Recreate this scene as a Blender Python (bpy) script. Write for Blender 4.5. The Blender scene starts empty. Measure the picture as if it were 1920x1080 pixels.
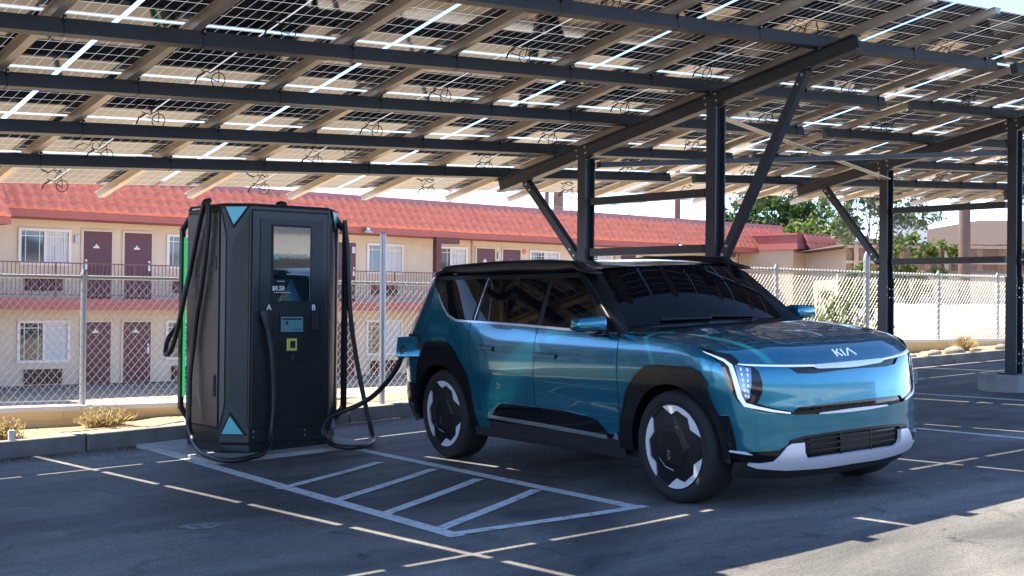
import bpy, bmesh, math, random
import numpy as np
from mathutils import Vector, Matrix, geometry
random.seed(7); RS=np.random.RandomState(7)
scene=bpy.context.scene
COL=scene.collection
R=math.radians

# ------------------------------------------------------------------ helpers
class MB:
    """collects faces of several shapes into one mesh"""
    def __init__(s): s.v=[]; s.f=[]; s.m=[]; s.sm=[]; s.mats=[]; s.cur=0; s.smooth=False
    def mat(s,m):
        if m not in s.mats: s.mats.append(m)
        s.cur=s.mats.index(m); return s
    def add(s,vs,fs,smooth=None):
        o=len(s.v); s.v+= [tuple(map(float,q)) for q in vs]
        for f in fs:
            s.f.append(tuple(o+i for i in f)); s.m.append(s.cur); s.sm.append(s.smooth if smooth is None else smooth)
        return s
    def hexa(s,p):   # 8 corners: bottom 4 ccw, top 4
        return s.add(p,[(3,2,1,0),(4,5,6,7),(0,1,5,4),(1,2,6,5),(2,3,7,6),(3,0,4,7)],False)
    def box(s,x0,x1,y0,y1,z0,z1):
        return s.hexa([(x0,y0,z0),(x1,y0,z0),(x1,y1,z0),(x0,y1,z0),(x0,y0,z1),(x1,y0,z1),(x1,y1,z1),(x0,y1,z1)])
    def beam(s,a,b,w,h,up=(0,0,1)):
        """box along a->b, width w (sideways), height h (along up), centred"""
        a=Vector(a);b=Vector(b);d=(b-a).normalized();u=Vector(up);sd=d.cross(u)
        if sd.length<1e-6: sd=d.cross(Vector((1,0,0)))
        sd.normalize();u=sd.cross(d)
        q=[]
        for u_ in(-h/2,h/2):
            for c,s_ in((a,-w/2),(b,-w/2),(b,w/2),(a,w/2)): q.append(c+sd*s_+u*u_)
        return s.hexa([q[0],q[3],q[2],q[1],q[4],q[7],q[6],q[5]])
    def prof(s,a,b,pts,up=(0,0,1),closed=True,cap=True):
        """extrude 2D profile pts (side,up) along a->b"""
        a=Vector(a);b=Vector(b);d=(b-a).normalized();u=Vector(up);sd=d.cross(u)
        if sd.length<1e-6: sd=d.cross(Vector((1,0,0)))
        sd.normalize();u=sd.cross(d);n=len(pts)
        vs=[c+sd*x+u*y for c in(a,b) for x,y in pts]
        fs=[(i,(i+1)%n,n+(i+1)%n,n+i) for i in range(n if closed else n-1)]
        if cap and closed: fs+=[tuple(range(n-1,-1,-1)),tuple(range(n,2*n))]
        return s.add(vs,fs,False)
    def tube(s,pts,r,seg=8,cap=True):
        pts=[Vector(q) for q in pts];n=len(pts)
        rr=r if isinstance(r,(list,tuple)) else [r]*n
        t=[(pts[min(i+1,n-1)]-pts[max(i-1,0)]).normalized() for i in range(n)]
        a=Vector((0,0,1)) if abs(t[0].z)<.9 else Vector((1,0,0))
        nrm=t[0].cross(a).normalized();vs=[]
        for i in range(n):
            nrm=(nrm-t[i]*nrm.dot(t[i]))
            if nrm.length<1e-6: nrm=t[i].orthogonal()
            nrm.normalize();bn=t[i].cross(nrm)
            for k in range(seg):
                c=2*math.pi*k/seg;vs.append(pts[i]+(nrm*math.cos(c)+bn*math.sin(c))*rr[i])
        fs=[(i*seg+k,i*seg+(k+1)%seg,(i+1)*seg+(k+1)%seg,(i+1)*seg+k) for i in range(n-1) for k in range(seg)]
        s.add(vs,fs,True)
        if cap: s.add(vs[:seg],[tuple(range(seg-1,-1,-1))],False); s.add(vs[-seg:],[tuple(range(seg))],False)
        return s
    def cyl(s,c,r,z0,z1,seg=24,r2=None,axis='z'):
        r2=r if r2 is None else r2
        pr=[]
        for (rad,z) in((r,z0),(r2,z1)):
            for k in range(seg):
                t=2*math.pi*k/seg; x,y=rad*math.cos(t),rad*math.sin(t)
                pr.append({'z':(c[0]+x,c[1]+y,c[2]+z),'y':(c[0]+x,c[1]+z,c[2]-y),'x':(c[0]+z,c[1]+x,c[2]+y)}[axis])
        s.add(pr,[(k,(k+1)%seg,seg+(k+1)%seg,seg+k) for k in range(seg)],True)
        s.add(pr[:seg],[tuple(range(seg-1,-1,-1))],False); s.add(pr[seg:],[tuple(range(seg))],False)
        return s
    def lathe(s,prof,seg=48,axis='y',c=(0,0,0),close=False):
        """prof: (r, a) pairs swept round the axis"""
        vs=[];n=len(prof)
        for k in range(seg):
            t=2*math.pi*k/seg
            for r_,a in prof:
                x,z=r_*math.cos(t),r_*math.sin(t)
                vs.append((c[0]+x,c[1]+a,c[2]+z) if axis=='y' else (c[0]+x,c[1]+z,c[2]+a))
        m=n if close else n-1
        fs=[(k*n+i,k*n+(i+1)%n,((k+1)%seg)*n+(i+1)%n,((k+1)%seg)*n+i) for k in range(seg) for i in range(m)]
        return s.add(vs,fs,True)
    def build(s,name,m=None,parent=None,bevel=0,weld=False,loc=None):
        me=bpy.data.meshes.new(name); me.from_pydata(s.v,[],s.f); 
        mats=s.mats if s.mats else [m]
        for q in mats: me.materials.append(q)
        for p,mi,sm in zip(me.polygons,s.m,s.sm): p.material_index=mi if s.mats else 0; p.use_smooth=sm
        if weld or bevel:
            bm=bmesh.new(); bm.from_mesh(me)
            if weld: bmesh.ops.remove_doubles(bm,verts=bm.verts,dist=1e-5)
            bmesh.ops.recalc_face_normals(bm,faces=bm.faces)
            if bevel:
                ed=[e for e in bm.edges if len(e.link_faces)==2 and e.calc_face_angle(0)>.5]
                bmesh.ops.bevel(bm,geom=ed,offset=bevel,segments=2,affect='EDGES',profile=.5,clamp_overlap=True)
            bm.to_mesh(me); bm.free()
        me.update()
        return link(name,me,parent,loc)
def link(name,me,parent=None,loc=None):
    o=bpy.data.objects.new(name,me); COL.objects.link(o)
    if parent: o.parent=parent
    if loc: o.location=loc
    return o
def tag(o,label=None,cat=None,group=None,kind=None):
    if label: o['label']=label
    if cat: o['category']=cat
    if group: o['group']=group
    if kind: o['kind']=kind
    return o
def thing(name,label,cat,loc=(0,0,0),rotz=0,group=None):
    o=bpy.data.objects.new(name,None); COL.objects.link(o); o.location=loc; o.rotation_euler=(0,0,rotz); o.empty_display_size=.2
    return tag(o,label,cat,group)
def copy_tree(o,parent=None):
    c=o.copy(); COL.objects.link(c)
    if parent: c.parent=parent
    for ch in list(o.children): copy_tree(ch,c)
    return c
def text_mesh(txt,size,depth=.001,bold=False):
    cu=bpy.data.curves.new('lettering','FONT'); cu.body=txt; cu.size=size; cu.extrude=depth; cu.align_x='CENTER'; cu.resolution_u=3
    if bold: cu.offset=size*.02
    ob=bpy.data.objects.new('lettering',cu); COL.objects.link(ob)
    bpy.context.view_layer.update()
    me=bpy.data.meshes.new_from_object(ob.evaluated_get(bpy.context.evaluated_depsgraph_get()))
    bpy.data.objects.remove(ob); return me
def lettering(txt,size,mat,parent,mtx,name='lettering',bold=False,depth=.001):
    me=text_mesh(txt,size,depth,bold); me.materials.clear(); me.materials.append(mat); me.transform(mtx)
    return link(name,me,parent)

# ------------------------------------------------------------------ materials
MATS={}
def nodes(name):
    m=bpy.data.materials.new(name); m.use_nodes=True; nt=m.node_tree; MATS[name]=m
    return m,nt,nt.nodes['Principled BSDF']
def N(nt,t,**kw):
    n=nt.nodes.new(t)
    for k,v in kw.items():
        if k.startswith('_'): setattr(n,k[1:],v)
        else: n.inputs[k.replace('__',' ')].default_value=v
    return n
def L(nt,a,ao,b,bi): nt.links.new(a.outputs[ao],b.inputs[bi])
def ramp(nt,src,stops,so=0):
    r=nt.nodes.new('ShaderNodeValToRGB'); e=r.color_ramp.elements
    while len(e)<len(stops): e.new(.5)
    for i,(p_,c) in enumerate(stops): e[i].position=p_; e[i].color=(*c,1) if len(c)==3 else c
    nt.links.new(src.outputs[so],r.inputs[0]); return r
def simple(name,col,rough=.5,metal=0,coat=0,var=.0,scale=3,bump=0,bscale=60,spec=.5,coord='Object',coatr=.03):
    m,nt,b=nodes(name)
    b.inputs['Base Color'].default_value=(*col,1); b.inputs['Roughness'].default_value=rough; b.inputs['Metallic'].default_value=metal
    b.inputs['Coat Weight'].default_value=coat; b.inputs['Coat Roughness'].default_value=coatr; b.inputs['Specular IOR Level'].default_value=spec
    tc=nt.nodes.new('ShaderNodeTexCoord')
    if var:
        n=N(nt,'ShaderNodeTexNoise',Scale=scale,Detail=6,Roughness=.6); L(nt,tc,coord,n,'Vector')
        r=ramp(nt,n,[(.3,tuple(max(0,c*(1-var)) for c in col)),(.7,tuple(min(1,c*(1+var)) for c in col))]); L(nt,r,0,b,'Base Color')
    if bump:
        n=N(nt,'ShaderNodeTexNoise',Scale=bscale,Detail=4); L(nt,tc,coord,n,'Vector')
        q=N(nt,'ShaderNodeBump',Strength=bump,Distance=.01); L(nt,n,0,q,'Height'); L(nt,q,0,b,'Normal')
    return m

def asphalt():
    m,nt,b=nodes('asphalt'); tc=nt.nodes.new('ShaderNodeTexCoord')
    big=N(nt,'ShaderNodeTexNoise',Scale=.42,Detail=7,Roughness=.6,Distortion=.8); L(nt,tc,'Object',big,0)
    mp=N(nt,'ShaderNodeMapping'); mp.inputs['Scale'].default_value=(.35,2.2,1); L(nt,tc,'Object',mp,0)
    strk=N(nt,'ShaderNodeTexNoise',Scale=.9,Detail=4,Roughness=.6); L(nt,mp,0,strk,0)
    fine=N(nt,'ShaderNodeTexNoise',Scale=70,Detail=5,Roughness=.75); L(nt,tc,'Object',fine,0)
    c1=ramp(nt,big,[(.38,(.080,.079,.077)),(.5,(.138,.134,.126)),(.63,(.215,.206,.188))])
    c2=ramp(nt,strk,[(.40,(.66,.66,.67)),(.58,(1.08,1.08,1.08))])
    mx=N(nt,'ShaderNodeMix',_data_type='RGBA',_blend_type='MULTIPLY'); mx.inputs[0].default_value=.8; L(nt,c1,0,mx,6); L(nt,c2,0,mx,7)
    f=ramp(nt,fine,[(.36,(.52,.52,.52)),(.64,(1.45,1.45,1.45))])
    m2=N(nt,'ShaderNodeMix',_data_type='RGBA',_blend_type='MULTIPLY'); m2.inputs[0].default_value=1; L(nt,mx,2,m2,6); L(nt,f,0,m2,7)
    # dark drips and spots
    vo=N(nt,'ShaderNodeTexNoise',Scale=2.1,Detail=7,Roughness=.7,Distortion=.3); L(nt,tc,'Object',vo,0)
    sp=ramp(nt,vo,[(.60,(1,1,1)),(.67,(.42,.42,.43))])
    m3=N(nt,'ShaderNodeMix',_data_type='RGBA',_blend_type='MULTIPLY'); m3.inputs[0].default_value=1; L(nt,m2,2,m3,6); L(nt,sp,0,m3,7)
    # a few meandering cracks
    wp=N(nt,'ShaderNodeTexNoise',Scale=1.7,Detail=5); L(nt,tc,'Object',wp,0)
    ad=N(nt,'ShaderNodeMix',_data_type='RGBA',_blend_type='LINEAR_LIGHT'); ad.inputs[0].default_value=.35; L(nt,tc,'Object',ad,6); L(nt,wp,1,ad,7)
    cv_=N(nt,'ShaderNodeTexVoronoi',Scale=.33,_feature='DISTANCE_TO_EDGE'); L(nt,ad,2,cv_,0)
    cr_=ramp(nt,cv_,[(.0,(.42,.42,.42)),(.0035,(.5,.5,.5)),(.006,(1,1,1))])
    m4=N(nt,'ShaderNodeMix',_data_type='RGBA',_blend_type='MULTIPLY'); m4.inputs[0].default_value=.45; L(nt,m3,2,m4,6); L(nt,cr_,0,m4,7)
    L(nt,m4,2,b,'Base Color')
    rr=ramp(nt,big,[(.3,(.62,)*3),(.7,(.85,)*3)]); L(nt,rr,0,b,'Roughness')
    bp=N(nt,'ShaderNodeBump',Strength=.35,Distance=.006); L(nt,fine,0,bp,'Height'); L(nt,bp,0,b,'Normal')
    b.inputs['Specular IOR Level'].default_value=.35
    return m
def worn_paint(name,col,under=(.12,.12,.12),amount=.5):
    m,nt,b=nodes(name); tc=nt.nodes.new('ShaderNodeTexCoord')
    n=N(nt,'ShaderNodeTexNoise',Scale=13,Detail=9,Roughness=.8); L(nt,tc,'Object',n,0)
    r=ramp(nt,n,[(.36,under),(.36+.14*amount,tuple(c*.85 for c in col)),(.7,col)]); L(nt,r,0,b,'Base Color'); b.inputs['Roughness'].default_value=.7
    return m
def solar():
    """glass-glass module seen from below: dark cells, light gaps between the cells glow with daylight"""
    m,nt,b=nodes('solar_glass'); tc=nt.nodes.new('ShaderNodeTexCoord')
    sep=N(nt,'ShaderNodeSeparateXYZ'); L(nt,tc,'Object',sep,0)
    def grid(out,pitch,w,off):
        a=N(nt,'ShaderNodeMath',_operation='ADD'); L(nt,sep,out,a,0); a.inputs[1].default_value=off+pitch*100
        d=N(nt,'ShaderNodeMath',_operation='MODULO'); L(nt,a,0,d,0); d.inputs[1].default_value=pitch
        h=N(nt,'ShaderNodeMath',_operation='SUBTRACT'); L(nt,d,0,h,0); h.inputs[1].default_value=pitch/2
        ab=N(nt,'ShaderNodeMath',_operation='ABSOLUTE'); L(nt,h,0,ab,0)
        g=N(nt,'ShaderNodeMath',_operation='GREATER_THAN'); L(nt,ab,0,g,0); g.inputs[1].default_value=pitch/2-w
        return g
    g1=grid('X',.0975,.0015,.0); g2=grid('Y',.1895,.0032,.0)
    cx=N(nt,'ShaderNodeMath',_operation='ABSOLUTE'); L(nt,sep,'X',cx,0)
    g3=N(nt,'ShaderNodeMath',_operation='LESS_THAN'); L(nt,cx,0,g3,0); g3.inputs[1].default_value=.009
    mx=N(nt,'ShaderNodeMath',_operation='MAXIMUM'); L(nt,g1,0,mx,0); L(nt,g2,0,mx,1)
    m2=N(nt,'ShaderNodeMath',_operation='MAXIMUM'); L(nt,mx,0,m2,0); L(nt,g3,0,m2,1)
    b.inputs['Base Color'].default_value=(.010,.011,.016,1); b.inputs['Roughness'].default_value=.05; b.inputs['IOR'].default_value=1.48
    tr=N(nt,'ShaderNodeBsdfTranslucent',Color=(.30,.31,.33,1)); df=N(nt,'ShaderNodeBsdfDiffuse',Color=(.6,.62,.65,1))
    ms=N(nt,'ShaderNodeMixShader'); ms.inputs[0].default_value=.5; L(nt,tr,0,ms,1); L(nt,df,0,ms,2)
    mo=N(nt,'ShaderNodeMixShader'); L(nt,m2,0,mo,0); L(nt,b,0,mo,1); L(nt,ms,0,mo,2)
    L(nt,mo,0,nt.nodes['Material Output'],0)
    return m
def carpaint():
    m,nt,b=nodes('teal_car_paint')
    b.inputs['Base Color'].default_value=(.006,.17,.31,1); b.inputs['Metallic'].default_value=.62; b.inputs['Roughness'].default_value=.15
    b.inputs['Coat Weight'].default_value=.9; b.inputs['Coat Roughness'].default_value=.015; b.inputs['Coat IOR'].default_value=1.45
    tc=nt.nodes.new('ShaderNodeTexCoord'); n=N(nt,'ShaderNodeTexNoise',Scale=900,Detail=1); L(nt,tc,'Object',n,0)
    r=ramp(nt,n,[(.35,(.0038,.142,.218)),(.65,(.0055,.175,.266))]); L(nt,r,0,b,'Base Color')
    return m
def foliage(name,a,b_,c):
    m,nt,b=nodes(name); g=nt.nodes.new('ShaderNodeNewGeometry')
    r=ramp(nt,g,[(0,a),(.5,b_),(1,c)],so=g.outputs.find('Random Per Island')); L(nt,r,0,b,'Base Color'); b.inputs['Roughness'].default_value=.6
    tr=N(nt,'ShaderNodeBsdfTranslucent'); L(nt,r,0,tr,0)
    ms=N(nt,'ShaderNodeMixShader'); ms.inputs[0].default_value=.35; L(nt,b,0,ms,1); L(nt,tr,0,ms,2); L(nt,ms,0,nt.nodes['Material Output'],0)
    return m
def wood_boards(name,a,b_,pitch,axis='X'):
    m,nt,b=nodes(name); tc=nt.nodes.new('ShaderNodeTexCoord')
    sep=N(nt,'ShaderNodeSeparateXYZ'); L(nt,tc,'Object',sep,0)
    d=N(nt,'ShaderNodeMath',_operation='DIVIDE'); L(nt,sep,axis,d,0); d.inputs[1].default_value=pitch
    fl=N(nt,'ShaderNodeMath',_operation='FLOOR'); L(nt,d,0,fl,0)
    wn=N(nt,'ShaderNodeTexWhiteNoise',_noise_dimensions='1D'); L(nt,fl,0,wn,'W')
    r=ramp(nt,wn,[(0,a),(1,b_)]); 
    n=N(nt,'ShaderNodeTexNoise',Scale=9,Detail=4); L(nt,tc,'Object',n,0); r2=ramp(nt,n,[(.3,(.7,.7,.7)),(.7,(1.1,1.1,1.1))])
    mx=N(nt,'ShaderNodeMix',_data_type='RGBA',_blend_type='MULTIPLY'); mx.inputs[0].default_value=1; L(nt,r,0,mx,6); L(nt,r2,0,mx,7)
    L(nt,mx,2,b,'Base Color'); b.inputs['Roughness'].default_value=.85
    return m
def blocks(name,col,mortar,bw,bh):
    m,nt,b=nodes(name); tc=nt.nodes.new('ShaderNodeTexCoord')
    mp=N(nt,'ShaderNodeMapping'); mp.inputs['Rotation'].default_value=(R(90),0,0); L(nt,tc,'Object',mp,0)
    br=N(nt,'ShaderNodeTexBrick',Scale=1); br.inputs['Color1'].default_value=(*col,1); br.inputs['Color2'].default_value=(*[c*.9 for c in col],1); br.inputs['Mortar'].default_value=(*mortar,1)
    br.inputs['Mortar Size'].default_value=.008; br.inputs['Brick Width'].default_value=bw; br.inputs['Row Height'].default_value=bh; L(nt,mp,0,br,0)
    n=N(nt,'ShaderNodeTexNoise',Scale=1.3,Detail=7,Roughness=.65); L(nt,tc,'Object',n,0); r2=ramp(nt,n,[(.3,(.82,.8,.77)),(.65,(1.05,1.05,1.05))])
    mx=N(nt,'ShaderNodeMix',_data_type='RGBA',_blend_type='MULTIPLY'); mx.inputs[0].default_value=1; L(nt,br,0,mx,6); L(nt,r2,0,mx,7)
    L(nt,mx,2,b,'Base Color'); b.inputs['Roughness'].default_value=.9
    return m

M_asph=asphalt()
M_bluepaint=worn_paint('light_blue_marking',(.74,.77,.76),(.14,.15,.16),.7)
M_patch=simple('rough_asphalt',(.20,.195,.18),.95,var=.7,scale=22,bump=1.,bscale=40)
M_conc=simple('concrete',(.34,.33,.31),.85,var=.22,scale=2.5,bump=.3)
M_kerb=simple('kerb_concrete',(.20,.195,.185),.9,var=.3,scale=3,bump=.5)
M_dirt=simple('dry_dirt',(.43,.33,.215),.95,var=.25,scale=2.2,bump=.6,bscale=30)
M_wallc=blocks('tan_block_wall',(.86,.62,.30),(.70,.50,.26),.8,.4)
M_cap=simple('white_wall_cap',(.72,.70,.66),.8,var=.08)
M_steel=simple('charcoal_steel',(.024,.028,.034),.42,0,var=.18,scale=1.5,spec=.5)
M_purl=simple('charcoal_purlin',(.028,.032,.038),.45,0,var=.12,scale=1.5,spec=.5)
M_galv=simple('galvanised_rail',(.54,.46,.37),.42,.35,var=.15,scale=4)
M_alu=simple('aluminium_frame',(.82,.82,.82),.5,.0,var=.05)
M_solar=solar()
M_blackpl=simple('black_plastic',(.012,.012,.013),.5)
M_bolt=simple('zinc_bolt',(.55,.55,.55),.35,.8)
M_fence=simple('galvanised_wire',(.40,.395,.385),.45,.5)
M_paint=carpaint()
M_gloss=simple('gloss_black',(.005,.005,.006),.05,0,spec=.4)
M_clad=simple('satin_black_cladding',(.006,.0065,.008),.16,0,spec=.45)
M_cover=simple('wheel_cover_black',(.006,.006,.007),.42,0,spec=.3)
M_matte=simple('matte_black',(.008,.008,.009),.7)
M_tyre=simple('tyre_rubber',(.0085,.0085,.009),.75,bump=.15,bscale=80)
M_chrome=simple('satin_chrome',(.62,.65,.70),.22,.9)
M_silver=simple('silver_plastic',(.74,.77,.82),.32,.35)
M_rimsil=simple('machined_alloy',(.78,.80,.83),.35,.4)
M_glass=simple('tinted_glass',(.003,.0035,.0045),.015,0,spec=.17); M_pillar=simple('satin_black_pillar',(.005,.0055,.0065),.3,0,spec=.3)
M_lens=simple('lamp_lens',(.10,.22,.42),.08,.3,coat=1,coatr=.02)
M_drl=simple('white_lamp_strip',(.78,.83,.92),.2,coat=1); M_drl.node_tree.nodes['Principled BSDF'].inputs['Emission Color'].default_value=(.75,.85,1,1); M_drl.node_tree.nodes['Principled BSDF'].inputs['Emission Strength'].default_value=.09
M_amber=simple('amber_reflector',(.55,.16,.04),.25,coat=1)
M_red=simple('red_lamp',(.35,.01,.01),.15,coat=1)
M_white=simple('white_print',(.80,.80,.80),.5)
M_charg=simple('charger_panel',(.030,.032,.036),.34,.3,var=.06,scale=2)
M_charg2=simple('charger_face',(.016,.018,.021),.38,.2)
M_chargl=simple('charger_side_panel',(.085,.083,.082),.34,.4,var=.05,scale=2)
M_cable=simple('cable_rubber',(.012,.012,.013),.45)
M_screen=simple('screen_glass',(.006,.014,.018),.04,0,coat=1,coatr=.01,spec=.7)
M_yel=simple('yellow_reader',(.62,.62,.10),.4)
def emit(name,col,s):
    m,nt,b=nodes(name); b.inputs['Base Color'].default_value=(*col,1); b.inputs['Emission Color'].default_value=(*col,1); b.inputs['Emission Strength'].default_value=s
    tc=nt.nodes.new('ShaderNodeTexCoord'); n=N(nt,'ShaderNodeTexNoise',Scale=2); L(nt,tc,'Object',n,0)
    r=ramp(nt,n,[(0,tuple(c*.9 for c in col)),(1,col)]); L(nt,r,0,b,'Base Color'); return m
M_green=emit('green_light_strip',(.02,.60,.14),.15)
M_lcd=emit('lcd_screen',(.05,.15,.19),.05)
M_teal=simple('teal_triangle',(.10,.40,.47),.3,.3)
M_stucco=simple('cream_stucco',(.69,.585,.455),.9,var=.09,scale=.9,bump=.25,bscale=50)
M_stucco2=simple('beige_stucco',(.56,.44,.32),.9,var=.06,scale=1.2,bump=.25,bscale=50)
M_tile=simple('terracotta_tile',(.74,.235,.15),.75,var=.20,scale=6)
M_pale=simple('pale_wall',(.80,.79,.76),.85,var=.05)
M_greyt=simple('grey_trim',(.22,.23,.25),.6)
M_fasc=simple('brick_red_board',(.34,.105,.095),.7,var=.08)
M_capb=simple('dusty_red_cap',(.34,.15,.17),.7,var=.08)
M_door=simple('maroon_door',(.105,.030,.048),.45,var=.06)
M_dark=simple('dark_red_beam',(.10,.030,.028),.6)
M_frame=simple('white_window_frame',(.78,.76,.72),.5)
M_wglass=simple('window_glass',(.05,.065,.075),.05,0,spec=.7)
M_blind=simple('window_blind',(.58,.60,.62),.6,var=.12,scale=8)
M_rail=simple('brown_railing',(.16,.07,.07),.5)
M_grille=simple('brown_vent',(.07,.032,.028),.7)
M_lampw=simple('grey_lamp_shade',(.45,.47,.48),.4,.3)
M_wood=wood_boards('weathered_boards',(.16,.085,.055),(.36,.22,.14),.14)
M_woodr=simple('weathered_rail',(.45,.34,.25),.85,var=.2,scale=3)
M_pole=simple('pole_wood',(.15,.10,.08),.85,var=.2,scale=3)
M_roof=simple('brown_shingle',(.070,.046,.036),.9,var=.12,scale=5)
M_blockw=blocks('beige_block_wall',(.50,.43,.33),(.42,.36,.28),.4,.2)
M_slope=simple('pale_concrete',(.14,.14,.14),.85,var=.06,scale=.8)
M_yard=simple('yard_dirt',(.44,.36,.26),.95,var=.2,scale=.4)
M_bark=simple('bark',(.13,.10,.075),.9,var=.3,scale=8)
M_leafd=foliage('leaf_dark',(.018,.045,.014),(.045,.10,.022),(.10,.17,.045))
M_leaff=foliage('leaf_fine',(.07,.10,.05),(.13,.17,.08),(.22,.25,.13))
M_leafb=foliage('leaf_bush',(.05,.09,.02),(.11,.17,.03),(.22,.25,.05))
M_leafy=foliage('leaf_yucca',(.07,.12,.05),(.13,.19,.08),(.24,.27,.08))
M_straw=foliage('dry_straw',(.44,.34,.15),(.55,.44,.22),(.66,.55,.32))
M_steelp=simple('bare_steel_pole',(.46,.47,.48),.38,.7,var=.1)
M_rock=simple('pale_stone',(.30,.27,.23),.9,var=.35,scale=9,bump=.8,bscale=25)
M_acbox=simple('pale_metal_box',(.55,.60,.62),.5)
# ------------------------------------------------------------------ camera (fitted to the photograph)
CF,CPIT,CROL,CYAW,CH=2487.55518,.01062,.00997,.68533,1.37985
fw=Vector((math.sin(CYAW)*math.cos(CPIT),math.cos(CYAW)*math.cos(CPIT),math.sin(CPIT)))
r0=Vector((math.cos(CYAW),-math.sin(CYAW),0)); u0=r0.cross(fw)
r1=r0*math.cos(CROL)+u0*math.sin(CROL); u1=u0*math.cos(CROL)-r0*math.sin(CROL)
cd=bpy.data.cameras.new('camera'); cam=bpy.data.objects.new('camera',cd); COL.objects.link(cam)
cam.matrix_world=Matrix(((r1.x,u1.x,-fw.x,0),(r1.y,u1.y,-fw.y,0),(r1.z,u1.z,-fw.z,CH),(0,0,0,1)))
cd.sensor_width=36; cd.lens=CF/1920*36; cd.clip_end=3000; cd.clip_start=.1; scene.camera=cam

# ------------------------------------------------------------------ daylight
SUN=Vector((-.21,.555,1)).normalized()
w=bpy.data.worlds.new('World'); scene.world=w; w.use_nodes=True
nt=w.node_tree; bg=nt.nodes['Background']; sk=nt.nodes.new('ShaderNodeTexSky'); sk.sky_type='NISHITA'; sk.sun_disc=False
sk.sun_elevation=math.asin(SUN.z); sk.sun_rotation=math.atan2(SUN.x,SUN.y); sk.altitude=700; sk.air_density=.45; sk.dust_density=0; sk.ozone_density=1.2
nt.links.new(sk.outputs[0],bg.inputs[0]); bg.inputs[1].default_value=.14
ld=bpy.data.lights.new('sun','SUN'); ld.energy=3.15; ld.angle=R(.36); ld.color=(1,.89,.72)
lo=bpy.data.objects.new('sun',ld); COL.objects.link(lo); lo.rotation_euler=SUN.to_track_quat('Z','Y').to_euler(); lo.location=(0,0,40)
scene.view_settings.view_transform='Standard'; scene.view_settings.look='None'; scene.view_settings.exposure=2.36; scene.view_settings.gamma=1
scene.cycles.use_denoising=True
scene.cycles.max_bounces=8; scene.cycles.diffuse_bounces=4; scene.cycles.glossy_bounces=4; scene.cycles.transmission_bounces=4; scene.cycles.caustics_reflective=False; scene.cycles.caustics_refractive=False

# ------------------------------------------------------------------ terrain
def G(x,y=8.0):
    xc=min(max(x,-15),28)
    if xc<6: v=-.046-.032*(6-xc)
    elif xc<9: v=.046*(xc-7)
    else: v=.092+.032*(xc-9)
    return v-.006*(min(max(y,-20),14)-8)
def sms(a,b,x):
    s=min(max((x-a)/(b-a),0),1); return s*s*(3-2*s)
KY=12.62                                   # kerb face
WY=13.80                                   # fence wall
def zterrain(x,y):
    if y<=WY+.2: return G(x,y)
    a=math.atan2(x,y); t=sms(.90,.955,a) if x>0 else 0
    r_=math.hypot(x,y); zr=.60+.85*sms(24,32,r_)
    zb=-1.29*(1-t)+t*zr
    k=sms(WY+.2,WY+.5,y); return G(x,WY)*(1-k)+zb*k
xs=sorted(set([-400,-250,-150,-90,-60,-40,-28]+list(np.arange(-20,46,1.0))+[6.0,9.0]+[50,56,64,80,110,160,250,400]))
ys=sorted(set([-400,-250,-150,-90,-60,-40,-28,-20,-14,-10,-6,-3]+list(np.arange(0,13,1.0))+[12.62,13.4,WY+.2,WY+.35,WY+.5]+list(np.arange(15,46,1.0))+[50,60,80,110,160,250,400]))
mb=MB(); vs=[(x,y,zterrain(x,y)) for y in ys for x in xs]; nx=len(xs)
for j in range(len(ys)-1):
    for i in range(nx-1):
        far=ys[j]>=KY-.01 or xs[i]>60 or xs[i]<-40 or ys[j]<-40
        mb.mat(M_yard if far else M_asph)
        q=(j*nx+i,j*nx+i+1,(j+1)*nx+i+1,(j+1)*nx+i)
        mb.f.append(q); mb.m.append(mb.cur); mb.sm.append(True)
mb.v=vs
tag(mb.build('ground'),kind='structure')

# painted hatch, slightly above the asphalt
def strip(mb,a,b,w,h=.004,n=None):
    a=np.array(a,float);b=np.array(b,float);d=(b-a)/np.hypot(*(b-a));s=np.array([-d[1],d[0]])*w/2
    k=max(2,int(np.hypot(*(b-a))/.4)+1)
    vs=[];fs=[]
    for i in range(k):
        c=a+(b-a)*i/(k-1)
        for sg in(-1,1):
            q=c+s*sg; vs.append((q[0],q[1],G(*q)+h))
    for i in range(k-1): fs.append((2*i,2*i+2,2*i+3,2*i+1))
    mb.add(vs,fs,True)
mb=MB()
strip(mb,(5.50,12.45),(4.945,6.55),.115); strip(mb,(6.85,11.0),(6.42,6.46),.105)
strip(mb,(4.90,6.64),(6.50,6.48),.10,.0045)
for a,b in [((5.10,9.05),(6.47,9.72)),((5.04,8.22),(6.55,9.02)),((4.99,7.5),(6.46,8.3)),((4.95,6.80),(6.44,7.56))]: strip(mb,a,b,.095,.005)
for x0,y0,x1,y1,w in [(14.70,9.86,14.60,5.5,.10),(11.40,7.62,11.28,5.6,.10),(19.2,11.3,19.0,6,.10)]: strip(mb,(x0,y0),(x1,y1),w)
tag(mb.build('hatch_marking',M_bluepaint),kind='structure')
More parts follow.
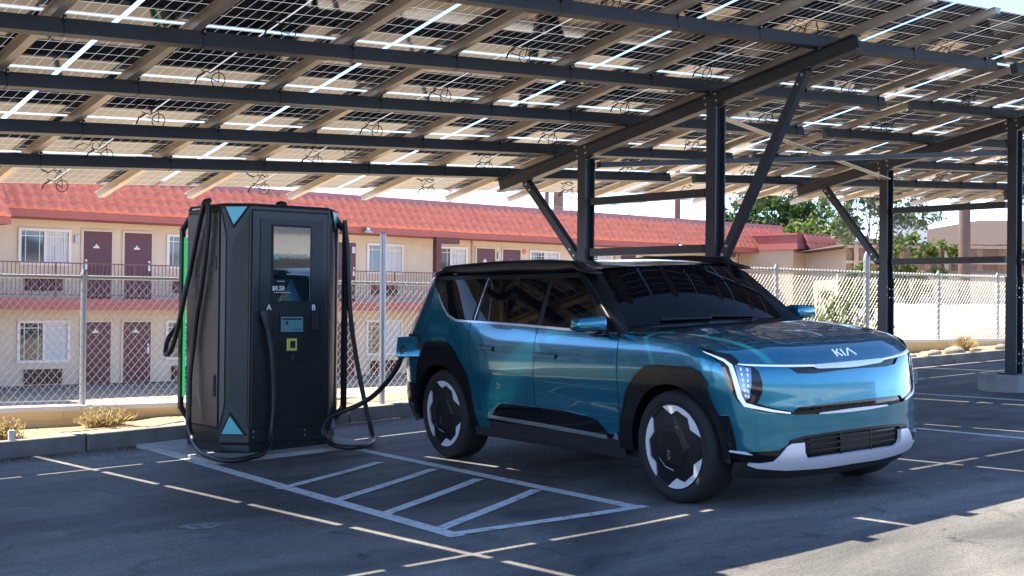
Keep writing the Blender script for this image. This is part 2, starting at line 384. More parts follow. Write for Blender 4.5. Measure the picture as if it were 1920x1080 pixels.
# rough worn patch and loose grit
rs=np.random.RandomState(5)
def blob(cx,cy,rx,ry,h,n=26):
    vs=[(cx,cy,G(cx,cy)+h)]
    for k in range(n):
        a=6.2832*k/n; q=rs.uniform(.7,1.15); x=cx+rx*q*math.cos(a); y=cy+ry*q*math.sin(a); vs.append((x,y,G(x,y)+.003))
    return vs,[(0,1+k,1+(k+1)%n) for k in range(n)]
mb=MB(); mb.add(*blob(3.97,8.02,.16,.11,.012),True); mb.add(*blob(3.90,8.10,.10,.07,.010),True)
tag(mb.build('asphalt_patch',M_patch),kind='structure')
mb=MB()
for i in range(900):
    if i<620: x=rs.uniform(1.5,9.5); y=KY-.02-abs(rs.normal())*.22; s_=rs.uniform(.004,.014)
    elif i<760: x=rs.normal(4.6,.7); y=rs.normal(11.95,.18); s_=rs.uniform(.004,.012)
    else: x=rs.uniform(2.5,9); y=rs.uniform(5.2,12); s_=rs.uniform(.003,.007)
    if y>KY-.01: continue
    z=G(x,y); q=[(x+s_*rs.uniform(-1,1),y+s_*rs.uniform(-1,1),z+(s_ if k<1 else 0)) for k in range(2)]
    mb.add([(x-s_,y-s_*.6,z),(x+s_,y-s_*.7,z),(x+s_*.3,y+s_,z),(x+rs.uniform(-.3,.3)*s_,y,z+s_*.9)],[(0,1,3),(1,2,3),(2,0,3)],False)
tag(mb.build('loose_grit',M_rock),kind='stuff')
# charger pad
mb=MB(); gz=G(6.25,11.2)
mb.hexa([(5.42,10.72,-.2),(7.05,10.70,-.2),(7.05,12.45,-.2),(5.42,12.45,-.2),(5.42,10.72,G(5.42,11)+.035),(7.05,10.70,G(7.05,11)+.035),(7.05,12.45,G(7.05,12)+.035),(5.42,12.45,G(5.42,12)+.035)])
tag(mb.build('concrete_pad',M_conc,bevel=.008),kind='structure')
# kerb in cast lengths
mb=MB(); x=-16.
while x<42:
    L_=3.0; x1=x+L_-.012
    w0=RS.uniform(-.008,.008)
    q=[]
    for z in(-.12,.155):
        for (xx,yy) in((x,KY),(x1,KY),(x1,KY+.16),(x,KY+.16)): q.append((xx,yy+w0+(.012 if z>0 and yy==KY else 0),G(xx,yy)+z))
    mb.hexa(q); x+=L_
tag(mb.build('kerb',M_kerb,bevel=.014),kind='structure')
# dirt strip between kerb and wall
mb=MB(); gx=np.arange(-16,42.2,.3); gy=np.linspace(KY+.15,WY+.02,7)
vs=[(x,y,G(x,y)+.125+.03*RS.rand()*(0 if j in(0,) else 1)) for j,y in enumerate(gy) for x in gx]; n=len(gx)
mb.add(vs,[(j*n+i,j*n+i+1,(j+1)*n+i+1,(j+1)*n+i) for j in range(6) for i in range(n-1)],True)
tag(mb.build('dirt_strip',M_dirt),kind='structure')

# ------------------------------------------------------------------ low wall + chain link fence
def ztop(x):
    if x<10: return .245-.010*(x-4.6)
    if x>17: return .78
    return .19+(.59)*(x-10)/7
def zrail(x): return 1.60 if x<=10.4 else 1.95 if x>=15.2 else 1.60+.35*(x-10.4)/4.8
t=thing('fence_wall','low tan block wall with a white cap standing behind the kerb and dirt strip','wall',(10,WY+.1,G(10,WY)))
mb=MB(); mc=MB(); O=Vector(t.location)
xx=list(np.arange(-16,42.1,2.0))
for a,b in zip(xx[:-1],xx[1:]):
    za,zb=ztop(a),ztop(b)
    q=[(a,WY,-.6),(b,WY,-.6),(b,WY+.2,-1.5),(a,WY+.2,-1.5),(a,WY,za-.05),(b,WY,zb-.05),(b,WY+.2,zb-.05),(a,WY+.2,za-.05)]
    mb.hexa([tuple(Vector(v)-O) for v in q])
    q=[(a,WY-.02,za-.05),(b,WY-.02,zb-.05),(b,WY+.22,zb-.05),(a,WY+.22,za-.05),(a,WY-.02,za),(b,WY-.02,zb),(b,WY+.22,zb),(a,WY+.22,za)]
    mc.hexa([tuple(Vector(v)-O) for v in q])
mb.build('block_course',M_wallc,t); mc.build('wall_cap',M_cap,t)
t=thing('chain_link_fence','silver chain link fence standing along the top of the low tan wall','fence',(10,WY+.1,ztop(10)))
O=Vector(t.location); FY=WY+.10
mb=MB(); X0,X1=-2.0,32.0; PD=.088
# two layers of straight wire, woven look
def clipline(x,dirn,y):
    # wire rising from the wall to the rail at 48 degrees
    za=ztop(x)+.02; H=zrail(x)-za; x2=x+dirn*H/1.12
    zb=zrail(min(max(x2,X0),X1))+.03
    return (x,y,za),(x2,y,zb)
x=X0-2
while x<X1+2:
    for dr,yy in((1,FY-.0025),(-1,FY+.0025)):
        a,b=clipline(x,dr,yy)
        if min(a[0],b[0])>X0-.2 and max(a[0],b[0])<X1+.2:
            mb.beam(Vector(a)-O,Vector(b)-O,.0042,.0042,(0,1,0))
    x+=PD
fab=mb.build('wire_mesh',M_fence,t)
mb=MB(); pts=[(X0,FY),(10.4,FY),(15.2,FY),(X1,FY)]
for (a,ya),(b,yb) in zip(pts[:-1],pts[1:]): mb.tube([Vector((a,FY+.02,zrail(a)))-O,Vector((b,FY+.02,zrail(b)))-O],.021,8)
mb.build('top_rail',M_fence,t)
mb=MB(); mb.tube([Vector((q,FY+.012,ztop(q)+.05))-O for q in np.arange(X0,X1,2.)],.004,5); mb.build('bottom_wire',M_fence,t)
for x in (-1,2.2,5.45,8.2,10.4,12.9,15.2,16.9,21.5,23.5,26.2,29.2):
    mb=MB(); r_=.032; b=Vector((x,FY+.02,ztop(x)-.05))-O; 
    mb.tube([b,b+Vector((0,0,zrail(x)-ztop(x)+.09))],r_,10); mb.tube([b+Vector((0,0,zrail(x)-ztop(x)+.08)),b+Vector((0,0,zrail(x)-ztop(x)+.14))],[r_+.008,.012],10)
    mb.build('fence_post',M_fence,t)
mb=MB(); b=Vector((19.32,FY+.02,ztop(19.3)-.05))-O; mb.tube([b,b+Vector((0,0,1.42))],.055,12); mb.tube([b+Vector((0,0,1.42)),b+Vector((0,0,1.52)),b+Vector((0.02,0,1.62))],[.062,.05,.015],10)
tag(mb.build('gate_post',M_fence,t),'thicker fence post with a pointed cap')

# bare steel pole in the dirt strip
t=thing('steel_pole','tall bare steel pole standing in the dirt between charger and car','pole',(8.665,12.98,G(8.665,12.98)+.1))
mb=MB(); mb.tube([(0,0,-.2),(-.012,0,2.02)],.036,14); mb.build('shaft',M_steelp,t)
mb=MB(); mb.tube([(-.012,0,2.018),(-.012,0,2.03)],[.037,.03],14); mb.build('cap',M_steelp,t)

# ------------------------------------------------------------------ solar canopy
CM,CT_=.0478,.18972; CX,CYY,CZ=10.2,10.455,3.162
ct,st=math.cos(CT_),math.sin(CT_); nC=Vector((-CM,st/ct,1)).normalized()
exC=Vector((1,0,CM)).normalized(); erC=nC.cross(exC)           # erC points away, downhill
def CP(x,y,dz): return Vector((x,y,CZ+CM*(x-CX)-math.tan(CT_)*(y-CYY)))+nC*dz
YG=[6.90+1.18*k for k in range(7)]; YG[0]=6.90
PURL=[7.84,9.20,10.38,11.56,12.60]
PITCH=2.384
M3=Matrix((exC,erC,nC)).transposed().to_4x4()
# one module (glass, frame, junction box, loose cables), copied for every place
LX,LY=2.359,1.185
def module_parts():
    g=MB(); g.add([(-LX/2+.01,-LY/2+.01,.024),(LX/2-.01,-LY/2+.01,.024),(LX/2-.01,LY/2-.01,.024),(-LX/2+.01,LY/2-.01,.024)],[(3,2,1,0)],False)
    f=MB()
    for s in(-1,1):
        f.box(-LX/2,LX/2,s*LY/2-(.012 if s>0 else 0),s*LY/2+(.012 if s<0 else 0),0,.034); f.box(s*LX/2-(.012 if s>0 else 0),s*LX/2+(.012 if s<0 else 0),-LY/2+.012,LY/2-.012,0,.034)
        y=s*(LY/2-.012); f.box(-LX/2+.012,LX/2-.012,min(y,y-s*.030),max(y,y-s*.030),0,.003)
        x=s*(LX/2-.012); f.box(min(x,x-s*.022),max(x,x-s*.022),-LY/2+.042,LY/2-.042,0,.003)
    j=MB(); j.box(-.012,.012,-.10,-.04,.004,.022).box(-.014,.014,.16,.26,.002,.022).box(-.012,.012,-.36,-.30,.004,.022)
    cs=[]
    for v in range(4):
        c=MB(); rs=np.random.RandomState(v+3)
        cx,cz=rs.uniform(-.10,.10),-.02
        def loop(cx,cy,cz,r,tilt):
            return [(cx+r*math.cos(t),cy+r*math.sin(t)*math.cos(tilt),cz-r*math.sin(t)*math.sin(tilt)) for t in np.linspace(-.4,6.4,22)]
        c.tube([(0,.2,.005),(-.03,.22,-.02),(-.07,.26,-.035),(-.11,.29,-.015),(-.13,.30,.0)],.0045,5)
        if v==0: c.tube(loop(.05+.04*v,.36,-.06,.062,1.1),.0045,5)
        if v==2: c.tube(loop(-.07-.02*v,.34,-.045,.04,1.0),.0042,5)
        c.tube([(.0,.24,.0),(.03,.30,-.04),(.05,.36,-.075),(.04,.42,-.04),(.02,.5,.01)],.0045,5)
        if v==3: c.tube([(.0,.22,.0),(.10,.27,-.05),(.22,.29,-.07),(.34,.27,-.05),(.46,.30,.0)],.0042,5)
        if v in(1,3): c.tube([(-.10,.30,-.02),(-.15,.33,-.05),(-.17,.36,-.10)],.008,5)
        cs.append(c)
    return g,f,j,cs
PROTO=None
def canopy(name,label,c0,ncols,x_end0,x_end1,rafters,base,purl_ends):
    t=thing(name,label,'solar canopy',base); O=Vector(base)
    global PROTO
    if PROTO is None:
        g,f,j,cs=module_parts()
        p=g.build('solar_panel',M_solar,t); f.build('panel_frame',M_alu,p); j.build('junction_box',M_blackpl,p); cm=[q.build('cable_loop',M_blackpl,p) for q in cs]
        PROTO=(p.data,p.children[0].data,p.children[1].data,[q.data for q in cm])
        for ch in list(p.children): bpy.data.objects.remove(ch)
        bpy.data.objects.remove(p)
    for i in range(ncols):
        for k in range(6):
            pos=CP(c0+PITCH*(i+.5)+.011-.011,(YG[k]+YG[k+1])/2,.328)-O
            p=bpy.data.objects.new('solar_panel',PROTO[0]); COL.objects.link(p); p.parent=t
            p.matrix_local=Matrix.Translation(pos)@M3
            for nm,me in(('panel_frame',PROTO[1]),('junction_box',PROTO[2]),('cable_loop',PROTO[3][(i*5+k*3+i*k)%4])):
                if nm=='cable_loop' and (k==5 or RS.rand()<.45): continue
                q=bpy.data.objects.new(nm,me); COL.objects.link(q); q.parent=p
                if nm=='cable_loop': q.location=(RS.uniform(-.03,.03),RS.uniform(-.16,.10),0); q.rotation_euler=(0,0,RS.uniform(-1.2,1.2)); q.scale=(RS.choice([-1,1])*RS.uniform(.5,.85),RS.uniform(.5,.9),RS.uniform(.4,.9))
    # rails across the purlins, two under every column of modules
    for i in range(ncols):
        for s in(-.66,.66):
            x=c0+PITCH*(i+.5)+s; mb=MB()
            a=CP(x,6.82,.2965)-O; b=CP(x,14.20,.2965)-O
            mb.prof(a,b,[(-.038,-.031),(.038,-.031),(.038,.022),(.068,.022),(.068,.030),(-.068,.030),(-.068,.022),(-.038,.022)],nC)
            mb.build('mounting_rail',M_galv,t)
    for k,y in enumerate(PURL):
        mb=MB(); a=CP(purl_ends[0][k],y,.2075)-O; b=CP(purl_ends[1][k],y,.2075)-O
        mb.mat(M_purl).prof(a,b,[(-.04,-.0575),(.04,-.0575),(.04,.0575),(-.04,.0575)],nC)
        # splice laps and clips
        for i in range(ncols):
            for s in(-.66,.66):
                x=c0+PITCH*(i+.5)+s
                if not(purl_ends[0][k]<x<purl_ends[1][k]): continue
                c=CP(x,y,.2075)-O
                mb.mat(M_matte).hexa([tuple(c+exC*dx+erC*dy+nC*dz) for dz in(-.0590,.060) for dx,dy in((.052,-.0425),(.060,-.0425),(.060,.0425),(.052,.0425))])
                mb.hexa([tuple(c+exC*dx+erC*dy+nC*dz) for dz in(.03,.075) for dx,dy in((.05,-.060),(.075,-.060),(.075,-.041),(.05,-.041))])
                mb.mat(M_bolt).hexa([tuple(c+exC*dx+erC*dy+nC*dz) for dz in(.04,.055) for dx,dy in((.055,-.067),(.068,-.067),(.068,-.060),(.055,-.060))])
        mb.build('purlin',None,t)
    I=lambda w,h,tf,tw:[(-w/2,-h/2),(w/2,-h/2),(w/2,-h/2+tf),(tw/2,-h/2+tf),(tw/2,h/2-tf),(w/2,h/2-tf),(w/2,h/2),(-w/2,h/2),(-w/2,h/2-tf),(-tw/2,h/2-tf),(-tw/2,-h/2+tf),(-w/2,-h/2+tf)]
    for X in rafters:
        mb=MB().mat(M_steel); mb.prof(CP(X,7.44,.075)-O,CP(X,12.72,.075)-O,I(.13,.15,.014,.012),nC)
        for y in PURL:                                           # purlin hangers
            for dx in(-.075,.075):
                c=CP(X+dx,y,.15)-O
                mb.beam(c-nC*.03-erC*.03,c+nC*.10-erC*.046,.012,.012).beam(c-nC*.03+erC*.03,c+nC*.10+erC*.046,.012,.012)
        for y in(9.2,11.16):
            for dx in(-.07,.07):
                for dy in(-.07,.07):
                    for dz in(.04,.11):
                        c=CP(X+dx,y+dy,dz)-O; mb.mat(M_bolt).hexa([tuple(c+exC*a+erC*b+nC*e) for e in(-.01,.01) for a,b in((-.006,-.01),(.006,-.01),(.006,.01),(-.006,.01))])
                    mb.mat(M_steel)
        mb.build('rafter',None,t)
        for y in(9.2,11.16):
            gz=G(X,y); ped=.20
            top=CP(X,y,0).z-O.z
            mb=MB().mat(M_steel)
            mb.prof(Vector((X,y,gz+ped))-O,Vector((X,y,top+O.z-.004))-O,[(b,a) for a,b in I(.13,.15,.014,.012)][::-1],(0,1,0))
            mb.prof(Vector((X,y,gz+ped+.002))-O,Vector((X,y,gz+1.47))-O,[(b,a) for a,b in I(.155,.172,.016,.02)][::-1],(0,1,0))
            mb.box(X-O.x-.15,X-O.x+.15,y-O.y-.15,y-O.y+.15,gz+ped-O.z,gz+ped+.02-O.z)
            for hz in(1.20,1.32,.35,.47):
                for sx in(-.04,.04):
                    mb.mat(M_bolt).box(X-O.x+sx-.007,X-O.x+sx+.007,y-O.y-.094,y-O.y-.086,gz+hz-.007-O.z,gz+hz+.007-O.z).box(X-O.x-.084,X-O.x-.077,y-O.y+sx*1.8-.006,y-O.y+sx*1.8+.006,gz+hz-.007-O.z+.03,gz+hz+.007-O.z+.03)
                mb.mat(M_steel)
            po=mb.build('post',None,t)
            mb=MB(); mb.cyl((X-O.x,y-O.y,gz-O.z),.46,-.25,ped,10,.455); pp=mb.build('concrete_pedestal',M_conc,po,bevel=.02)
            for p_ in pp.data.polygons: p_.use_smooth=False
        # knee braces and struts
        for (y0,z0),(y1,z1) in(((12.22,0),(11.27,-1)),((8.04,0),(9.09,-1))):
            mb=MB().mat(M_steel); dzc=CM*(X-10.2)
            a=CP(X,y0,.01); zlow=(1.88 if y1>10 else 1.83)+dzc*.4
            b=Vector((X,y1,zlow)); d=(b-a).normalized()
            mb.beam(a-O,b-O,.085,.085,(1,0,0)); mb.mat(M_bolt)
            for q in(.06,.16):
                for p_,s_ in((a,1),(b,-1)):
                    c=p_+d*q*s_-O; mb.box(c.x-.050,c.x-.042,c.y-.012,c.y+.012,c.z-.012,c.z+.012)
            mb.build('knee_brace',None,t)
        for z_ in(2.525,2.0 if X>12 else 1.95):
            zz=z_+(.19 if X>12 and z_>2.2 else 0)+(.19 if X>18 else 0)
            mb=MB(); mb.beam(Vector((X,9.32,zz))-O,Vector((X,11.045,zz))-O,.085,.085); mb.build('strut',M_steel,t)
    return t
purlA=([-3.0]*5,[13.22,13.12,13.12,13.16,13.08]); purlB=([13.62,13.68,13.58,13.62,13.58],[25.2]*5)
c0A=3.92-3*PITCH
tA=canopy('solar_canopy','nearer dark steel solar canopy over the charger and the blue car',c0A,7,0,0,(-1.2,10.2),(10.2,9.2,G(10.2,9.2)),purlA)
tB=canopy('solar_canopy','farther dark steel solar canopy on the right, standing on round concrete pedestals',13.47,5,0,0,(15.94,21.7),(15.94,9.2,G(15.94,9.2)),purlB)
# cross bracing between the two frames belongs to the farther canopy
O=Vector(tB.location)
for (x0,y0,z0),(x1,y1,z1),w,mat_ in(((10.3,11.06,2.95),(15.85,9.30,3.38),.10,M_steel),((10.28,9.3,3.34),(15.85,11.08,3.16),.095,M_galv)):
    mb=MB(); mb.beam(Vector((x0,y0,z0))-O,Vector((x1,y1,z1))-O,w,.012 if mat_ is M_galv else .06); mb.build('cross_brace',mat_,tB)
# ------------------------------------------------------------------ motel
BB=.02768; E1=Vector((math.cos(BB),math.sin(BB),0)); E2=Vector((-math.sin(BB),math.cos(BB),0))
def BW(s,d,h): return E1*s+E2*(38+d)+Vector((0,0,CH+h))
HB=-2.67; S0=30.
mo=thing('motel','long two storey cream motel with an orange tiled roof and maroon doors behind the fence','motel',BW(S0,0,HB),BB)
def bx(mb,s0,s1,d0,d1,h0,h1): return mb.box(s0-S0,s1-S0,d0,d1,h0-HB,h1-HB)
mb=MB(); bx(mb,-44,48.22,0,8,HB-.5,3.35); mb.build('wall',M_stucco,mo)
mb=MB(); bx(mb,-44,48.22,-1.28,-.002,-.34,-.03); mb.build('walkway_deck',M_fasc,mo)
mb=MB(); bx(mb,-44,48.22,-1.6,-.002,HB-.4,HB+.12); mb.build('ground_walkway',M_kerb,mo)
# mansard: fascia, soffit, tile courses, cap
mb=MB(); bx(mb,-44,48.6,-1.22,-1.12,2.25,2.50); bx(mb,-44,48.6,-1.12,-.003,2.25,2.30); mb.build('fascia',M_fasc,mo)
mb=MB(); bx(mb,-44,48.6,-.52,8,3.38,3.58); mb.build('roof_cap',M_capb,mo)
def tiles(mb,sa,sb,course,d0,h0,d1,h1,pitch,P):
    n=int(round((sb-sa)/pitch)); seg=8
    sl=Vector((0,d1-d0,h1-h0)); L_=sl.length; sl.normalize(); nn=Vector((0,-sl.z,sl.y))
    for c in range(course):
        a=L_*c/course-.02; b=L_*(c+1)/course+.05
        rows=[]
        for t_,lift in((a,.075),(a,.062),(b,.0)):
            row=[]
            for i in range(n*seg+1):
                ph=(i%seg)/seg; amp=.075*math.sin(math.pi*min(ph/.72,1)) if ph<.72 else -.012*math.sin(math.pi*(ph-.72)/.28)
                jit=.012*math.sin(i//seg*12.9+c*4.1)
                q=Vector((sa+(sb-sa)*i/(n*seg),d0,h0))+sl*(t_+(jit if t_==a else 0))+nn*(amp+lift if lift!=.075 else amp*.1-.03)
                row.append(P(q))
            rows.append(row)
        m=n*seg+1; vs=[v for r_ in rows for v in r_]
        mb.add(vs,[(k*m+i,k*m+i+1,(k+1)*m+i+1,(k+1)*m+i) for k in range(2) for i in range(m-1)],True)
PL=lambda q:(q.x-S0,q.y,q.z-HB)
mb=MB(); tiles(mb,-44,48.5,4,-1.24,2.49,-.50,3.40,.335,PL); bx(mb,-44,48.5,-1.1,-.3,2.45,2.5); mb.build('roof',M_tile,mo)
# doors, windows, vents
def door(s,h0,h1,hs,num):
    d=MB(); bx(d,s+.02,s+.90,-.035,.03,h0,h1-.02); d=d.build('door',M_door,mo)
    f=MB(); 
    for a,b,c,e in((s-.05,s+.02,h0,h1+.05),(s+.90,s+.97,h0,h1+.05),(s+.02,s+.90,h1-.02,h1+.05)): bx(f,a,b,-.05,.02,c,e)
    f.build('door_frame',M_stucco,d)
    k=MB(); x=s+(.10 if hs<0 else .82); bx(k,x-.035,x+.035,-.055,-.036,h0+.86,h0+1.06); bx(k,x-.03,x+.03,-.06,-.036,h0+1.10,h0+1.16); k.build('handle',M_white,d)
    n_=MB(); c=s+.42; bx(n_,c-.09,c+.09,-.038,-.0355,h0+1.50,h0+1.555); bx(n_,c-.028,c+.032,-.038,-.0355,h0+1.560,h0+1.615); n_.build('number_plate',M_white,d)
def window(s0,s1,h0,h1,half):
    f=MB(); fr=.085
    for a,b,c,e in((s0,s0+fr,h0,h1),(s1-fr,s1,h0,h1),(s0+fr,s1-fr,h1-fr,h1),(s0+fr,s1-fr,h0,h0+fr)): bx(f,a,b,-.06,.03,c,e)
    m_=(s0+s1)/2; bx(f,m_-.035,m_+.035,-.05,.03,h0+fr,h1-fr)
    for x in(s0+fr+.13,m_-.16,m_+.16,s1-fr-.13): bx(f,x-.011,x+.011,-.026,-.012,h0+fr,h1-fr)
    for a,b in((s0+fr,m_-.035),(m_+.035,s1-fr)): bx(f,a,b,-.0275,-.0265,h1-fr-.15,h1-fr-.128)
    w_=f.build('window',M_frame,mo)
    p=MB(); bx(p,s0+fr,s1-fr,-.008,-.004,h0+fr,h1-fr); p.build('pane',M_wglass,w_)
    # curtain behind: folded cloth in front of the wall
    c=MB(); rs=np.random.RandomState(int(abs(s0)*10+abs(h0)*7)); side=rs.rand()
    a,b=(m_+.05,s1-fr-.01) if half==0 else (m_+.04,s1-fr-.005) if half==1 else (m_+.3,s1-fr-.01)
    n=24; vs=[]
    for i in range(n+1):
        x=a+(b-a)*i/n; y=-.011-(.004*math.sin(i*1.9) if half!=1 else 0)
        vs+= [(x-S0,y,h0+fr-HB),(x-S0,y,h1-fr-HB)]
    c.add(vs,[(2*i,2*i+2,2*i+3,2*i+1) for i in range(n)],True)
    c.build('curtain',M_blind,w_)
def vent(s0,s1,h0,h1):
    v=MB(); bx(v,s0,s1,-.08,.0,h0,h1); o=v.build('air_conditioner',M_grille,mo)
    g=MB()
    for i in range(12): x=s0+.05+(s1-s0-.1)*i/11; bx(g,x-.014,x+.014,-.1,-.081,h0+.03,h1-.03)
    g.build('grille',M_rail,o)
units=[('W',14.13),('D',16.04),('D',17.32),('W',18.72),('W',21.05),('D',23.25),('D',24.82),('W',26.19),('W',29.09),('D',31.07),('D',32.34),('W',33.71),('W',36.6),('D',38.64),('D',39.96),('W',41.32),('W',44.3),('D',46.38),('W',11.6),('D',9.6)]
units+=[(k,s-q) for q in(21.5,37.0) for k,s in units[:8]]
hs=1
for i,(k,s) in enumerate(units):
    if k=='D':
        hs=-hs; door(s,-.02,2.0,hs,i); door(s,HB+.13,-.70,hs,i)
    else:
        s1=s+1.56
        window(s,s1,.93,2.0,(0,2,0,0)[i%4]); window(s,s1,-1.90,-.66,1)
        vent(s+.22,s+1.30,.2,.55); vent(s+.22,s+1.32,-2.50,-2.08)
# railing on the walkway edge
mb=MB(); yb=-1.25
bx(mb,-44,48.2,yb-.02,yb+.02,.965,1.0); bx(mb,-44,48.2,yb-.015,yb+.015,.06,.09)
s=-44.
while s<48.2: bx(mb,s-.008,s+.008,yb-.008,yb+.008,.09,.965); s+=.115
s=-44.
while s<48.2: bx(mb,s-.022,s+.022,yb-.022,yb+.022,-.03,.965); s+=2.35
mb.build('railing',M_rail,mo)
for s in(28.32*.967+.93,43.55*.967+1.37):
    mb=MB(); bx(mb,s,s+.22,-1.20,-1.0,HB-.1,2.25); bx(mb,s+.22,s+1.05,-1.18,-1.02,2.03,2.25); mb.build('support_post',M_dark,mo)
for s in(11.2,20.7,30.88,38.35):
    mb=MB(); mb.tube([(s-S0,-.05,-.02-HB),(s-S0,-.05,2.26-HB)],.04,8); mb.tube([(s-S0,-.05,HB+.14-HB),(s-S0,-.05,-.36-HB)],.04,8); mb.build('downspout',M_stucco2,mo)
for s in(15.85,25.6,32.15,39.77):
    mb=MB(); bx(mb,s-.07,s+.07,-.10,-.003,1.62,1.84); mb.build('door_lamp',M_lampw,mo)
for s in(25.3,40.8):
    mb=MB(); c=(s-S0,-1.38,2.27-HB); mb.lathe([(.0,.16),(.07,.15),(.09,.08),(.17,.0),(.165,-.01),(.08,.05)],16,'z',c); mb.tube([(c[0],-1.2,c[2]+.14),(c[0],-1.38,c[2]+.15)],.02,6); mb.build('wall_lamp',M_lampw,mo)
mb=MB(); mb.lathe([(0,-.02),(.09,-.015),(.10,0),(.09,.01)],14,'y',(33.45-S0,-.02,1.93-HB)); mb.build('alarm_bell',M_tile,mo)
# left projecting bay with its own tiled eave
mb=MB(); bx(mb,4,11.9,-2.4,-1.29,HB-.4,2.0); mb.build('bay_wall',M_stucco,mo)
mb=MB(); bx(mb,4,12.86,-2.95,-1.3,1.92,2.15); mb.build('bay_fascia',M_fasc,mo)
mb=MB(); tiles(mb,4,12.82,4,-3.0,2.14,-2.1,3.15,.335,PL); bx(mb,4,12.7,-2.2,-.8,2.2,3.1); mb.build('bay_roof',M_tile,mo)
# right wing: parapet, end walls, tiled eave towards the lot
wing=thing('office_wing','low beige end wing with a red parapet and a short tiled eave beside the shrubs','building',BW(46.5,-4,HB),BB)
W0=46.5
def bw(mb,s0,s1,d0,d1,h0,h1): return mb.box(s0-W0,s1-W0,d0+4,d1+4,h0-HB,h1-HB)
wd=-3.4
mb=MB(); bw(mb,46.05,49.0,wd+.35,-.1,HB-.5,2.36); mb.build('wall',M_stucco2,wing)
mb=MB(); bw(mb,45.85,49.25,wd-.02,-.1,2.36,2.62); bw(mb,45.95,49.15,wd+.08,-.1,2.62,2.98); bw(mb,45.88,49.2,wd,-.1,2.98,3.06); mb.build('parapet',M_fasc,wing)
PW=lambda q:(q.x-W0,q.y+4,q.z-HB)
mb=MB(); tiles(mb,46.3,48.9,2,wd-.28,2.34,wd+.0,2.93,.335,PW); mb.build('eave_tiles',M_tile,wing)
mb=MB(); bw(mb,46.6,47.3,wd+.30,wd+.349,-.3,1.0); mb.build('service_door',M_white,wing)
mb=MB(); bw(mb,47.7,48.5,wd+.28,wd+.349,.0,1.5); mb.build('meter_box',M_grille,wing)

# ------------------------------------------------------------------ unseen building added across the lot for the car and screen to mirror
op=thing('reflection_building','unseen pale flat roofed building added across the lot for the car to mirror','building',(12,-34,G(12,-20)))
mb=MB(); mb.box(-45,45,-10,0,-1,4.6); mb.build('wall',M_pale,op); mb=MB(); mb.box(-45.2,45.2,-10.2,.25,4.6,5.1); mb.build('parapet',M_greyt,op)
mb=MB(); mb.box(-45,45,.01,1.6,3.0,3.15); mb.build('awning',M_pale,op)
for i in range(26):
    mb=MB(); mb.box(-40+i*3.2,-39.75+i*3.2,1.35,1.6,0,3.0); mb.build('column',M_greyt,op)  # columns added to give the nose lattice-like reflections
for i in range(15):
    x=-42+i*6; mb=MB(); mb.box(x,x+2.6,.0,.06,.9,2.5); mb.build('window',M_wglass,op)
    mb=MB(); mb.box(x+3.6,x+4.6,.0,.07,0,2.2); mb.build('door',M_door,op)
# ------------------------------------------------------------------ behind the fence on the right
def along(a,b,k): return (a[0]+(b[0]-a[0])*k,a[1]+(b[1]-a[1])*k)
# pale concrete ramp
t_=MB(); 
q=[(17.9,15.4,.45),(24.5,11.6+3.2,.45),(34,15.6,1.47),(27.6,20.6,1.40)]
vs=[(17.6,15.2,.25),(26,14.5,.70),(36,15.5,1.50),(27.3,20.6,1.36)]
n=10; pts=[]
for j in range(n+1):
    for i in range(n+1):
        a=np.array(vs[0])*(1-i/n)+np.array(vs[1])*i/n; b=np.array(vs[3])*(1-i/n)+np.array(vs[2])*i/n
        pts.append(tuple(a*(1-j/n)+b*j/n))
t_.add(pts,[(j*(n+1)+i,j*(n+1)+i+1,(j+1)*(n+1)+i+1,(j+1)*(n+1)+i) for j in range(n) for i in range(n)],True)
tag(t_.build('concrete_ramp',M_slope),kind='structure')
def wallrun(name,label,cat,a,b,h0,h1,th,mat,cap=None):
    t=thing(name,label,cat,(a[0],a[1],h0)); mb=MB(); d=Vector((b[0]-a[0],b[1]-a[1],0)); 
    t.rotation_euler=(0,0,math.atan2(d.y,d.x)); mb.box(0,d.length,0,th,-.6,h1-h0); mb.build('blocks',mat,t)
    if cap: m2=MB(); m2.box(-.02,d.length+.02,-.03,th+.03,h1-h0,h1-h0+.07); m2.build('wall_cap',cap,t)
    return t
dirv=Vector((.67,-.74,0))
wallrun('block_wall','pale beige block wall behind the concrete ramp and the wooden pole','wall',(27.2,20.45),(35.2,13.7),1.3,2.20,.2,M_blockw,M_slope)
# board fence
t=thing('board_fence','weathered brown board fence standing above the pale block wall','fence',(29.75,22.1,1.6)); d=Vector((36.6,15.9,0))-Vector((29.75,22.1,0)); t.rotation_euler=(0,0,math.atan2(d.y,d.x)); Lf=d.length
mb=MB(); x=0; rs=np.random.RandomState(3)
while x<Lf: mb.box(x,x+.132,0,.02,.0,1.46+rs.uniform(-.015,.015)); x+=.14
mb.build('boards',M_wood,t)
mb=MB(); mb.box(0,Lf,-.05,-.002,.40,.49).box(0,Lf,-.05,-.002,.92,1.0).box(0,Lf,-.05,-.002,1.34,1.42); mb.build('rail',M_woodr,t)
for i in range(5): mb=MB(); mb.box(i*2.4+.2,i*2.4+.31,-.12,-.051,-.6,1.5); mb.build('fence_post',M_woodr,t)
